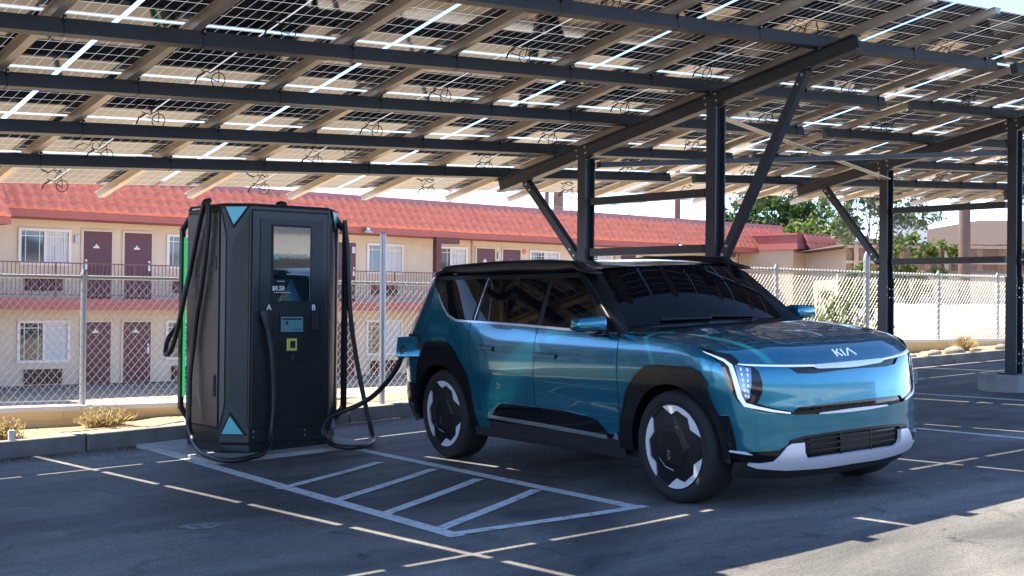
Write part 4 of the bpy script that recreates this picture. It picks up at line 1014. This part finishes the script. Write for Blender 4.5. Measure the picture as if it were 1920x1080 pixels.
def both(name,loop_list,mat,parent,fn=S,lab=(None,None),**k):
    a=region(name,loop_list,fn,mat,parent,**k); b=region(name,[mir(l) for l in loop_list],fn,mat,parent,**k); return a,b
def band(path,w):
    """closed outline of a strip of width w along a path"""
    P=[np.array(q,float) for q in path]; l=[];r=[]
    ws=w if isinstance(w,(list,tuple)) else [w]*len(P)
    for i,p in enumerate(P):
        d=P[min(i+1,len(P)-1)]-P[max(i-1,0)]; d/=np.hypot(*d); n=np.array([-d[1],d[0]]); l.append(tuple(p+n*ws[i]/2)); r.append(tuple(p-n*ws[i]/2))
    return l+r[::-1]
ZE=lambda u:float(np.interp(abs(u),[0,.2,.33,.6,.78,.88,.95,1.05,1.18,1.52,1.85,2.12,2.3],[.962,.963,.964,.977,.989,1.0,1.02,1.06,1.092,1.13,1.15,1.163,1.165]))
ZB=lambda x:float(np.interp(x,[-3.1,-2.8,-1.86,-1.1,-.5],[1.235,1.222,1.20,1.175,1.163]))
def arc(cx,r_,a0,a1,n=26,cz=.395): return [(cx+r_*math.cos(R(t)),cz+r_*math.sin(R(t))) for t in np.linspace(a0,a1,n)]
RA=.452
# painted nose and front wings, with openings for both slots
uD=UX(-.578,.8)
low=[(0,.497),(.30,.494),(.476,.484),(.583,.467),(.640,.415),(.668,.402),(1.0,.40),(UX(.446,.33),.33)]
right=low[1:]+XZ(arc(0,RA,-8,188))+[(UX(-.578,.33),.33)]+[(UX(-.578,z),z) for z in np.linspace(.4,1.1,9)]+[(UX(-.578,1.16),1.163)]
top=[(u,ZE(u)) for u in np.linspace(UX(-.578,1.16)-.04,.04,44)]
poly=[(0,.497)]+right+top+[(0,.962)]
lowslot=[(0,.690),(.09,.690),(.30,.689),(.511,.684),(.566,.640),(.548,.634),(.345,.625),(.10,.632),(0,.632)]
def sym(h): return h+[(-u,z) for u,z in h[1:-1]][::-1]
upslot=[(0,.944),(.30,.948),(.45,.944),(.56,.946),(.532,.936),(.49,.905),(.359,.896),(.05,.905),(0,.905)]
full=poly+[(-u,z) for u,z in poly[1:-1]][::-1]
body=region('front_body',[full,sym(upslot),sym(lowslot)],S,M_paint,car,grid=.055)
# recess behind the slots
for nm,l,dz in(('upper_grille_slot',upslot,.03),('lower_grille_slot',lowslot,.03)): region(nm,[sym(l)],lambda a,b,o:S(a,.92+(b-.92)*1.0,o),M_gloss,car,off=-.013,thick=0,grid=.05)
# lamp bar across the nose, painted highlight along the lower lip
region('light_bar',[sym([(0,.958),(.31,.957),(.335,.956),(.345,.940),(.31,.928),(.05,.918),(0,.918)])],S,M_silver,car,off=.006,thick=.014,grid=.05)
both('lamp_strip',[band([(.338,.949),(.6,.962),(.80,.974),(.895,.982)],[.013,.012,.011,.008])],M_drl,car,off=.005,thick=.008,grid=.03)
region('lip_highlight',[sym([(0,.640),(.10,.639),(.33,.634),(.345,.625),(.10,.618),(0,.618)])],S,M_silver,car,off=.004,thick=.01,grid=.04)  # highlight on the body paint, drawn as a silver strip
# headlamp clusters
lash=[(1.18,1.093),(1.05,1.070),(.915,1.046),(.885,1.008),(.886,.978),(.80,.966),(.762,.93),(.748,.86),(.757,.79),(.79,.735),(.80,.722),(.70,.690),(.56,.658),(.555,.640),(.64,.645),(.80,.672),(.885,.700),(.935,.752),(1.02,.985),(1.09,1.035)]
hl=both('headlamp',[lash],M_gloss,car,off=.005,thick=.012,grid=.035)
for h,sg in zip(hl,(1,-1)):
    mm=(lambda l:l) if sg>0 else mir
    region('lamp_strip',[mm(band([(1.15,1.066),(1.07,1.042),(.985,1.010),(.945,.975),(.925,.88),(.905,.765),(.880,.716),(.80,.694),(.70,.670),(.575,.648)],[.006,.012,.02,.03,.032,.034,.03,.020,.016,.010]))],S,M_drl,h,off=.0095,thick=.006,grid=.025)
    region('lamp_lens',[mm([(.918,.978),(.888,.972),(.812,.958),(.822,.85),(.842,.765),(.868,.745),(.886,.765)])],S,M_lens,h,off=.0085,thick=.004,grid=.025)
    ch_=[]
    for k in range(6):
        for ua,ub,za,zb in((.880,.868,.950,.775),(.838,.850,.945,.770)):
            t_=k/5; u_=ua+(ub-ua)*t_; z_=za+(zb-za)*t_; region('x',[mm([(u_-.005,z_-.010),(u_+.005,z_-.010),(u_+.005,z_+.010),(u_-.005,z_+.010)])],S,M_drl,None,off=.011,thick=.003,grid=.02,merge=ch_)
    finish('led_row',ch_,h)
    region('amber_reflector',[mm([(1.012,.965),(.985,.965),(.962,.885),(.945,.815),(.957,.80),(.975,.84)])],S,M_amber,h,off=.0085,thick=.004,grid=.025)
# lower grille, skid plate, vents
region('lower_grille',[sym([(0,.50),(.30,.498),(.478,.489),(.592,.470),(.60,.44),(.50,.30),(.30,.28),(0,.28)])],S,M_matte,car,off=-.035,thick=0,grid=.05)
ch_=[]
for z_ in(.46,.425,.385,.35): region('x',[sym([(0,z_+.008),(.43,z_+.004),(.43,z_-.006),(0,z_-.004)])],S,M_clad,None,off=-.012,thick=.02,grid=.05,merge=ch_)
for u_ in(-.15,.15): region('x',[[(u_-.008,.34),(u_+.008,.34),(u_+.008,.48),(u_-.008,.48)]],S,M_clad,None,off=-.010,thick=.02,grid=.05,merge=ch_)
region('x',[sym([(0,.47),(.14,.47),(.14,.36),(0,.36)])],S,M_matte,None,off=-.014,thick=.02,grid=.05,merge=ch_)
finish('grille_bars',ch_,car)
ch_=[]
for sg in(1,-1):
    q=[(0,.500),(.30,.497),(.478,.488),(.590,.470),(.600,.455),(.486,.455),(.476,.470),(.30,.480),(0,.483)]
region('x',[sym(q)],S,M_clad,None,off=.003,thick=.03,grid=.05,merge=ch_); finish('grille_surround',ch_,car)
skid=[(0,.335),(.30,.331),(.425,.325),(.462,.340),(.482,.380),(.482,.446),(.575,.446),(.612,.430),(.715,.330),(.80,.322),(.885,.325),(.895,.312),(.82,.288),(.60,.262),(.285,.250),(0,.254)]
region('skid_plate',[sym(skid)],S,M_silver,car,off=.010,thick=.03,grid=.05)
region('lower_lip',[sym([(0,.262),(.3,.26),(.6,.272),(.82,.296),(.9,.33),(1.0,.33),(1.0,.22),(.6,.20),(0,.19)])],S,M_matte,car,off=-.006,thick=.0,grid=.06)
both('bumper_vent',[[(.625,.432),(.668,.408),(.92,.402),(1.0,.405),(1.04,.36),(.93,.335),(.72,.318),(.68,.36)]],M_gloss,car,off=.002,thick=.02,grid=.05)
both('bumper_blade',[[(1.04,.402),(.90,.385),(.86,.382),(.90,.400),(1.0,.412)]],M_silver,car,off=.012,thick=.02,grid=.04)
# doors
def lineZ(x0,x1,n=10): return [(x,ZB(x)-.006) for x in np.linspace(x0,x1,n)]
fdoor=[(-.587,.42)]+[(-.587,z) for z in(.6,.8,1.0)]+[(-.587,1.155)]+lineZ(-.62,-1.628,14)+[(-1.634,1.1),(-1.645,.9),(-1.655,.7),(-1.660,.42)]
rdoor=[(-1.668,.42),(-1.663,.7),(-1.653,.9),(-1.642,1.1)]+lineZ(-1.637,-2.615,12)+[(-2.625,1.1),(-2.615,.95),(-2.56,.83),(-2.47,.70),(-2.40,.58),(-2.36,.42)]
for nm,l,ha in(('front_door',fdoor,(-1.655,-1.35,.973)),('rear_door',rdoor,(-2.73+.22,-2.45+.2,1.003))):
    ds=both(nm,[XZ(l)],M_paint,car,off=0,grid=.06)
    for d_,sg in zip(ds,(1,-1)):
        hp=XZ([(ha[0],ha[2]-.016),(ha[1],ha[2]-.020),(ha[1]+.01,ha[2]+.012),(ha[0]+.01,ha[2]+.018)]); hp=hp if sg>0 else mir(hp)
        region('door_handle',[hp],S,M_paint,d_,off=.012,thick=.012,grid=.03)
        hq=XZ([(ha[0]-.005,ha[2]-.021),(ha[1]+.022,ha[2]-.025),(ha[1]+.030,ha[2]+.016),(ha[0]+.002,ha[2]+.022)]); hq=hq if sg>0 else mir(hq)
        region('handle_recess',[hq],S,M_gloss,d_,off=.0015,thick=.004,grid=.03)
# rear quarter and tail
hock=[(-2.84,1.225),(-2.97,1.262),(-3.07,1.350),(-3.16,1.475),(-3.25,1.60)]
qp=XZ([(-2.368,.42),(-2.41,.585),(-2.48,.70),(-2.57,.83),(-2.625,.95),(-2.635,1.1)]+[(x,ZB(x)-.006) for x in(-2.63,-2.72)])+XZ(hock)+[(u,1.605) for u in np.linspace(UX(-3.26,1.605)+.05,UM,16)]+[(UM,.60)]+[(u,.60) for u in np.linspace(UM-.05,UX(-3.62,.6),12)]+XZ([(-3.555,.50)])+XZ(arc(-3.1,RA,172,-8))+XZ([(-2.60,.33),(-2.368,.33)])
both('rear_quarter',[qp],M_paint,car,grid=.07)
both('rear_bumper',[XZ(arc(-3.1,RA,188,150))[::1]+[(UX(-3.56,.62),.62),(UX(-3.7,.64),.64)]+[(u,.64) for u in np.linspace(UX(-3.8,.64),UM,8)]+[(u,.27) for u in np.linspace(UM,UX(-3.75,.27),8)]],M_clad,car,off=.012,thick=.03,grid=.06)
both('tail_lamp',[[(UM-.62,1.05),(UM-.80,1.06),(UM-.86,1.3),(UM-.80,1.5),(UM-.77,1.5),(UM-.78,1.25),(UM-.70,1.1)]],M_red,car,off=.006,thick=.01,grid=.05)
region('rear_glass',[[(UM-.6,1.16),(UM-.02,1.16),(UM-.02,1.52),(UM-.62,1.5)]],S,M_glass,car,off=.004,thick=.006,grid=.08); region('rear_glass',[mir([(UM-.6,1.16),(UM-.02,1.16),(UM-.02,1.52),(UM-.62,1.5)])],S,M_glass,car,off=.004,thick=.006,grid=.08)
# wheel arch cladding
fa=[(-.592,.33),(-.586,.421),(-.548,.588),(-.475,.754),(-.374,.866),(-.263,.945),(-.155,.962),(.193,.962),(.281,.931),(.352,.851),(.363,.755),(.428,.638),(.468,.50),(.488,.36),(.486,.32)]
ra=[(-3.585,.34),(-3.575,.60),(-3.50,.80),(-3.44,.92),(-3.32,1.035),(-2.98,1.035),(-2.86,.965),(-2.647,.75),(-2.596,.605),(-2.56,.42),(-2.55,.33)]
both('arch_cladding',[XZ(fa+arc(0,.436,-9,189,34))],M_clad,car,off=.016,thick=.05,grid=.05)
both('arch_insert',[XZ([(.434,.640),(.497,.646),(.527,.478),(.532,.392),(.495,.362),(.476,.50)])],M_gloss,car,off=.010,thick=.02,grid=.05)
both('arch_cladding',[XZ(ra+arc(-3.1,.436,-9,189,34))],M_clad,car,off=.016,thick=.05,grid=.05)
# sills
both('sill_cladding',[XZ([(-2.40,.395),(-2.30,.435),(-2.17,.552),(-1.8,.556),(-1.25,.557),(-1.0,.537),(-.87,.515),(-.78,.46),(-.70,.395)])],M_gloss,car,off=.010,thick=.02,grid=.05)
both('sill_trim',[XZ(band([(-2.345,.427),(-1.6,.418),(-.735,.397)],[.022,.03,.026]))],M_chrome,car,off=.018,thick=.016,grid=.05)
both('sill_trim',[XZ(band([(-2.345,.447),(-2.25,.50),(-2.145,.553)],[.012,.014,.008]))],M_chrome,car,off=.014,thick=.01,grid=.04)
both('sill_trim',[XZ([(-.665,.392),(-.60,.388),(-.605,.43),(-.63,.44)])],M_chrome,car,off=.014,thick=.01,grid=.03)
both('sill',[XZ([(-2.62,.25),(-2.62,.40),(-.56,.40),(-.56,.25)])],M_matte,car,off=-.004,thick=0,grid=.08)
# greenhouse: black pillars, panes, bright waist trim
gh=[(-.585,1.160)]+[(x,ZB(x)-.004) for x in np.linspace(-.7,-2.8,16)]+[(-2.97,1.262),(-3.07,1.350),(-3.16,1.475),(-3.27,1.612)]+[(x,1.612) for x in np.linspace(-3.1,-1.20,12)]+[(-1.10,1.565),(-.85,1.37)]
both('pillar',[XZ(gh)],M_pillar,car,off=-.003,thick=.01,grid=.07)
panes=[('side_window',[(-.775,1.193)]+[(x,ZB(x)+.016) for x in(-1.1,-1.4,-1.585)]+[(-1.545,1.574),(-1.20,1.574),(-1.0,1.40)]),
 ('side_window',[(-1.665,1.211)]+[(x,ZB(x)+.016) for x in(-2.0,-2.3,-2.525)]+[(-2.435,1.577),(-1.605,1.576)]),
 ('quarter_window',[(-2.605,1.232),(-2.83,1.238),(-2.945,1.272),(-3.045,1.360),(-3.135,1.480),(-3.205,1.575),(-2.50,1.580)])]
for nm,l in panes: both(nm,[XZ(l)],M_glass,car,off=.0015,thick=.004,grid=.07)
both('window_trim',[XZ(band([(-.60,1.164)]+[(x,ZB(x)+.002) for x in np.linspace(-.8,-2.7,12)]+[(-2.84,1.226),(-2.97,1.266),(-3.07,1.354),(-3.145,1.455)],[.016]+[.018]*12+[.020,.026,.028,.018]))],M_chrome,car,off=.006,thick=.012,grid=.05)
both('pillar_trim',[XZ(band([(-2.565,1.235),(-2.455,1.585)],.008))],M_chrome,car,off=.004,thick=.004,grid=.05)
# hood, windscreen, roof
def coons(c0,c1,d0,d1):
    def f(s,t):
        k=(s+1)/2; s=s[...,None] if 0 else s; k3=k[:,None]; t3=t[:,None]
        one=np.ones_like(s)
        return (1-t3)*c0(s)+t3*c1(s)+(1-k3)*d0(t)+k3*d1(t)-((1-k3)*(1-t3)*c0(-one)+k3*(1-t3)*c0(one)+(1-k3)*t3*c1(-one)+k3*t3*c1(one))
    return f
uA=UX(-.60,1.162); UE=.93; vZE=np.vectorize(ZE)
cr_=S(np.array([uA]),np.array([ZE(uA)]))[0]
H_c0=lambda s:np.stack([-.545+(cr_[0]+.545)*s**2,-cr_[1]*s,1.182+(cr_[2]-1.182)*s**2],-1)
H_c1=lambda s:S(-s*UE,vZE(s*UE))
H_d=lambda sg:(lambda t:S(sg*(uA+(UE-uA)*t),vZE(uA+(UE-uA)*t)))
hood_=coons(H_c0,H_c1,H_d(1),H_d(-1))
def HOOD(s,t,off=0.):
    s=np.asarray(s,float);t=np.asarray(t,float); P=hood_(s,t)
    sh=_sm(0,.35,t)*(1-np.clip((t-.78)/.22,0,1)**4); b=(1-np.abs(np.clip(s,-1,1))**5)*sh*.052
    # raised centre with soft shoulders
    b=b+.012*_sm(.0,.3,t)*(1-_sm(.9,1,t))*(1-_sm(.50,.68,np.abs(s)))
    P[:,2]+=b+off; return P
# c1 runs from s=-1 (left, u positive is right): keep sides consistent
hood=region('hood',[[(-1,0),(1,0),(1,1),(-1,1)]],HOOD,M_paint,car,grid=.045,thick=.0)
region('hood_seam',[[(-.80,.0),(-.795,.0),(-.80,.5),(-.86,.86),(-.865,.86),(-.806,.5)]],lambda a,b,o:HOOD(a,b,.0015),M_matte,hood,grid=.04,thick=0)
region('hood_seam',[mir([(-.80,.0),(-.795,.0),(-.80,.5),(-.86,.86),(-.865,.86),(-.806,.5)])],lambda a,b,o:HOOD(a,b,.0015),M_matte,hood,grid=.04,thick=0)
def WS(s,t,off=0.):
    s=np.asarray(s,float)[:,None];t=np.asarray(t,float)[:,None]
    b=np.concatenate([-.60-.07*s**2,.82*s,1.186+.012*(1-s**2)],1); e=np.concatenate([-1.10-.07*s**2,.675*s,1.648-.022*s**2],1)
    P=b+(e-b)*t; q=(1-s[:,0]**2)*.012+np.sin(np.pi*np.clip(t[:,0],0,1))*.022+off; P[:,0]+=q*.7; P[:,2]+=q*.7; return P
region('windscreen',[[(-1,0.02),(1,0.02),(1,.97),(-1,.97)]],WS,M_glass,car,grid=.09,off=.003,thick=.006)
def pillar(sg):
    mb=MB(); rows=[]; K=26; M_=7
    for k in range(K+1):
        b=-.04+1.07*k/K; W_=WS(np.array([-sg*.97]),np.array([b]))[0]
        x=-.585+(-1.20+.585)*b; z=1.162+(1.612-1.162)*b; u=UX(x,min(z,1.7)); E_=S(np.array([sg*u]),np.array([z]),.004)[0]; E2=S(np.array([sg*(u+.05)]),np.array([z]),.004)[0]
        row=[]
        for j in range(M_+1):
            a=j/M_; p=W_*(1-a)**2+((W_+E_)/2+np.array([.020,-sg*.022,.012]))*2*a*(1-a)+E_*a*a; row.append(tuple(p))
        row.append(tuple(E2)); rows.append(row)
    n=M_+2; vs=[v for r_ in rows for v in r_]; fs=[(k*n+i,k*n+i+1,(k+1)*n+i+1,(k+1)*n+i) for k in range(K) for i in range(n-1)]
    if sg<0: fs=[f[::-1] for f in fs]
    mb.add(vs,fs,True); return mb.build('windscreen_pillar',M_pillar,car)
for sg in(1,-1): pillar(sg)
def COWL(a,b,off=0.):
    a=np.asarray(a,float);b=np.asarray(b,float); P0=H_c0(a*.97); P1=WS(a,np.full(len(a),.03)); P=P0*(1-b[:,None])+P1*b[:,None]; P[:,2]+=-.012*np.sin(np.pi*np.clip(b,0,1))-.004; return P
region('cowl',[[(-1,0),(1,0),(1,1),(-1,1)]],COWL,M_clad,car,grid=.12,thick=0)
ch_=[]
for a0,a1 in((-.05,-.62),(.52,-.08)):
    mbw=MB(); pts=[WS(np.array([a0+(a1-a0)*k/8]),np.array([.035+.03*k/8]),.018)[0] for k in range(9)]; mbw.tube(pts,.011,6); mbw.build('wiper',M_matte,car)
# roof as a sheet over the roof outline
uS=UX(-1.24,1.61); top=[tuple(S(np.array([u]),np.array([1.61]))[0][:2]) for u in np.linspace(uS,UM,26)]
hdr=[(-1.095-.07*(y/.675)**2,y) for y in np.linspace(.76,-.76,19)]
rp=hdr[::-1]; 
rr_=[(x,y) for x,y in top]            # right side: y negative
ro=hdr+rr_+[(x,-y) for x,y in top[:-1]][::-1]
_ye=S(_ug,np.full(1200,1.61)); _yk=_ye[:,0]<-.7
def YE(x): return np.maximum(.3,np.interp(-np.asarray(x),-_ye[_yk][:,0],-_ye[_yk][:,1]))
def ROOF(x,y,off=0.):
    x=np.asarray(x,float);y=np.asarray(y,float); zc=np.interp(-x,*RZ); k=np.clip(np.abs(y)/YE(x),0,1)
    return np.stack([x,y,1.61+(zc-1.61)*(1-k**3.5)+off],-1)
RZ=_mk([(.9,1.60),(1.10,1.652),(1.3,1.685),(1.7,1.708),(2.3,1.712),(3.0,1.688),(3.4,1.652),(3.6,1.62),(3.7,1.60)],.06)
region('roof',[ro],ROOF,M_paint,car,grid=.08,thick=.0)
def sweep(mb,path,prof):
    """ring of (y,z) offsets per station, smooth skin"""
    n=len(prof(0)); vs=[]
    for k,(x,y,z) in enumerate(path):
        for dy,dz in prof(k): vs.append((x,y+dy,z+dz))
    m=len(path); mb.add(vs,[(k*n+i,k*n+(i+1)%n,(k+1)*n+(i+1)%n,(k+1)*n+i) for k in range(m-1) for i in range(n)],True)
    mb.add(vs[:n],[tuple(range(n))],True); mb.add(vs[-n:],[tuple(range(n-1,-1,-1))],True)
for sg in(1,-1):
    xs_=np.linspace(-1.06,-3.36,40); path=[]; hh=[]
    for x in xs_:
        e=float(np.clip((-1.10-x)/.6,0,1)); q=float(np.clip((x+3.36)/.85,0,1)); h=.020+.088*min(math.sin(e*math.pi/2),math.sin(q*math.pi/2)**1.0); ye=float(YE(np.array([x]))[0]) if x<-1.16 else .83
        zt=float(np.interp(-x,*RZ)); path.append((x,-sg*(ye-.052),zt+.020-h/2 if h>.06 else zt-.035)); hh.append(h)
    def pf(k):
        h=hh[k]/2; w=.058; o=[]
        for t in np.linspace(0,2*math.pi,20,endpoint=False):
            c,s_=math.cos(t),math.sin(t); o.append((w*math.copysign(abs(c)**.6,c),h*math.copysign(abs(s_)**.6,s_)))
        return o
    mb=MB(); sweep(mb,path,pf); mb.build('roof_rail',M_pillar,car,weld=True)
ch_=MB()
# emblem on the hood lip and on the wheel hubs
STK=[[(0,0),(0,1)],[(.0,.36),(.60,1)],[(.22,.58),(.64,0)],[(1.02,0),(1.02,1)],[(1.36,0),(1.90,1),(1.98,1),(2.5,0)]]
def emblem(name,P,mat,parent,w=.16):
    chunks=[]
    for st in STK:
        mb=MB()
        for a,b in zip(st[:-1],st[1:]):
            a=np.array(a,float);b=np.array(b,float); d=(b-a)/np.hypot(*(b-a)); n=np.array([-d[1],d[0]])*w/2; a=a-d*w*.3; b=b+d*w*.3
            q=[a+n,a-n,b-n,b+n]; v=[P(*k,0.) for k in q]+[P(*k,1.) for k in q]; mb.add(v,[(4,5,6,7),(0,1,5,4),(1,2,6,5),(2,3,7,6),(3,0,4,7)],False)
        chunks.append(mb)
    m=MB(); 
    for c in chunks: m.add(c.v,c.f,False)
    return m.build(name,mat,parent,weld=True)
def EP(a,b,k):
    s=(a-.5*2.5)/1.25*.098; t=.975-b*.034; q=HOOD(np.array([s]),np.array([t]),0)[0]; n=Vector((.75,0,.66)); return tuple(Vector(q)+n*(.002+.004*k))
emblem('emblem',EP,M_drl,hood,.14)
# inner dark body so that nothing shows through
mb=MB(); mb.box(-3.9,.55,-.60,.60,.24,1.05).box(-3.3,-1.2,-.62,.62,1.05,1.55).box(-2.6,-.5,-.86,.86,.26,.9); mb.build('underbody',M_matte,car)
# mirrors
for sg in(1,-1):
    mb=MB(); q=[]
    def BX(x0,x1,y0,y1,z0,z1,tx=0,tz=0): 
        v=[(x0,y0,z0),(x1,y0,z0),(x1-tx,y1,z0+tz),(x0,y1,z0+tz),(x0,y0,z1),(x1,y0,z1),(x1-tx,y1,z1-tz),(x0,y1,z1-tz)]
        return [(x,-sg*y,z) for x,y,z in v] if sg<0 else [(x,-y,z) for x,y,z in v]
    def hx(mb,v): 
        f=[(3,2,1,0),(4,5,6,7),(0,1,5,4),(1,2,6,5),(2,3,7,6),(3,0,4,7)]; mb.add(v,f,True)
    hx(mb,BX(-.83,-.66,.985,1.225,1.175,1.295,.045,.012)); m_=mb.build('mirror',M_paint,car,bevel=.03)
    for p_ in m_.data.polygons: p_.use_smooth=True
    mb=MB(); hx(mb,BX(-.82,-.655,1.0,1.19,1.188,1.203,.04,0)); mb.build('mirror_slot',M_gloss,m_,bevel=.004)
    mb=MB(); hx(mb,BX(-.80,-.70,.90,1.06,1.135,1.178,.0,.008)); mb.build('mirror_arm',M_clad,m_,bevel=.012)
    mb=MB(); hx(mb,BX(-.838,-.829,1.0,1.205,1.19,1.28,0,.01)); mb.build('mirror_glass',M_glass,m_)
# wheels
def wheel(x,sg,steer=0):
    w=bpy.data.objects.new('wheel',None); COL.objects.link(w); w.parent=car; w.location=(x,-sg*.835,.395); w.rotation_euler=(0,0,(math.pi if sg<0 else 0)+steer); w.empty_display_size=.1
    # local: outer face towards -y
    t=MB(); t.lathe([(.288,-.118),(.306,-.136),(.338,-.142),(.368,-.134),(.384,-.118),(.392,-.09),(.395,-.05),(.395,.05),(.392,.09),(.384,.118),(.36,.136),(.30,.136),(.26,.12)],64); 
    for k in range(0): pass
    t.build('tyre',M_tyre,w)
    r_=MB(); r_.lathe([(.300,-.128),(.295,-.134),(.284,-.132),(.276,-.118),(.268,-.06),(.0,-.05)],64); r_.build('rim_barrel',M_matte,w)
    ring=MB()
    for c in(64,-57,184):
        key=[(46,1.0),(30,.79),(16,.90),(-10,.90),(-27,.76),(-46,1.0)]; pts=[]
        K=[(.287*q*math.cos(R(c+a)),.287*q*math.sin(R(c+a))) for a,q in key]
        for (x0,z0),(x1,z1) in zip(K[:-1],K[1:]):
            for j in range(6): pts.append((x0+(x1-x0)*j/6,z0+(z1-z0)*j/6))
        pts.append(K[-1]); n=len(pts); vs=[]
        for x,z in pts: vs.append((x,-.133,z))
        for x,z in pts: q=math.hypot(x,z); vs.append((x/q*.2915,-.133,z/q*.2915))
        for x,z in pts: vs.append((x,-.108,z))
        ring.add(vs,[(i,i+1,n+i+1,n+i) for i in range(n-1)]+[(2*n+i,2*n+i+1,i+1,i) for i in range(n-1)],False)
    ring.build('rim',M_rimsil,w)
    cv_=MB(); vs=[];n=72
    pr=[(0,-.142),(.10,-.142),(.165,-.135),(.225,-.126),(.289,-.120)]
    for k in range(n):
        a=2*math.pi*k/n; kk=((math.degrees(a)-92)%60)/60; m_=1
        for r__,yy in pr: vs.append((r__*m_*math.cos(a),yy,r__*m_*math.sin(a)))
    m=len(pr); cv_.add(vs,[(k*m+i,k*m+i+1,((k+1)%n)*m+i+1,((k+1)%n)*m+i) for k in range(n) for i in range(m-1)],True)
    # raised hexagon with faceted edge
    hx_=[];
    for yy,rr in((-.146,.118),(-.143,.150),(-.136,.168)):
        for k in range(6): a=R(92-30-60*k); hx_.append((rr*math.cos(a),yy,rr*math.sin(a)))
    cv_.add(hx_,[tuple(range(6))]+[(j*6+k,j*6+(k+1)%6,(j+1)*6+(k+1)%6,(j+1)*6+k) for j in range(2) for k in range(6)],False)
    c_=cv_.build('wheel_cover',M_cover,w)
    mb=MB(); a0,a1=R(-118),R(-90)
    mb.add([(.155*math.cos(a),-.1475,.155*math.sin(a)) for a in(R(-148),R(-118),R(-88))]+[(.168*math.cos(a),-.140,.168*math.sin(a)) for a in(R(-148),R(-118),R(-88))],[(0,1,4,3),(1,2,5,4)],False); mb.build('cover_edge',M_silver,c_)
    def WP(a,b,k): 
        X=(b-.5)*.026; Z=-(a-1.25)*.026; return (X-.035,-.1465-.0015*k,Z-.06)
    emblem('emblem',WP,M_chrome,c_,.2)
    mb=MB(); mb.cyl((0,.0,0),.20,-.02,.02,28,axis='y'); mb.build('brake_disc',M_bolt,w)
    return w
for x,sg,stt in((0,1,.03),(-3.1,1,0),(0,-1,.03),(-3.1,-1,0)): wheel(x,sg,stt)
# charge flap, swung open
fl=MB(); A=Vector((-3.42,-.985,0));B_=Vector((-3.635,-1.145,0)); d=(B_-A).normalized(); n=Vector((d.y,-d.x,0))
vs=[]
for o_ in(.0,.028):
    for q,z in((A,.885),(B_,.885),(B_,1.065),(A,1.075)): v=q+n*(o_+(z-.885)*.30); vs.append((v.x,v.y,z))
fl.add(vs,[(0,1,2,3),(7,6,5,4),(0,4,5,1),(1,5,6,2),(2,6,7,3),(3,7,4,0)],True); o=fl.build('charge_flap',M_paint,car,bevel=.010)
mb=MB(); mb.box(-3.66,-3.44,-.985,-.955,.86,1.09); mb.build('charge_port',M_matte,car)
mb=MB(); mb.beam(A+Vector((.03,.02,.98)),A+Vector((-.03,-.03,.98)),.03,.05); mb.build('flap_hinge',M_matte,o)
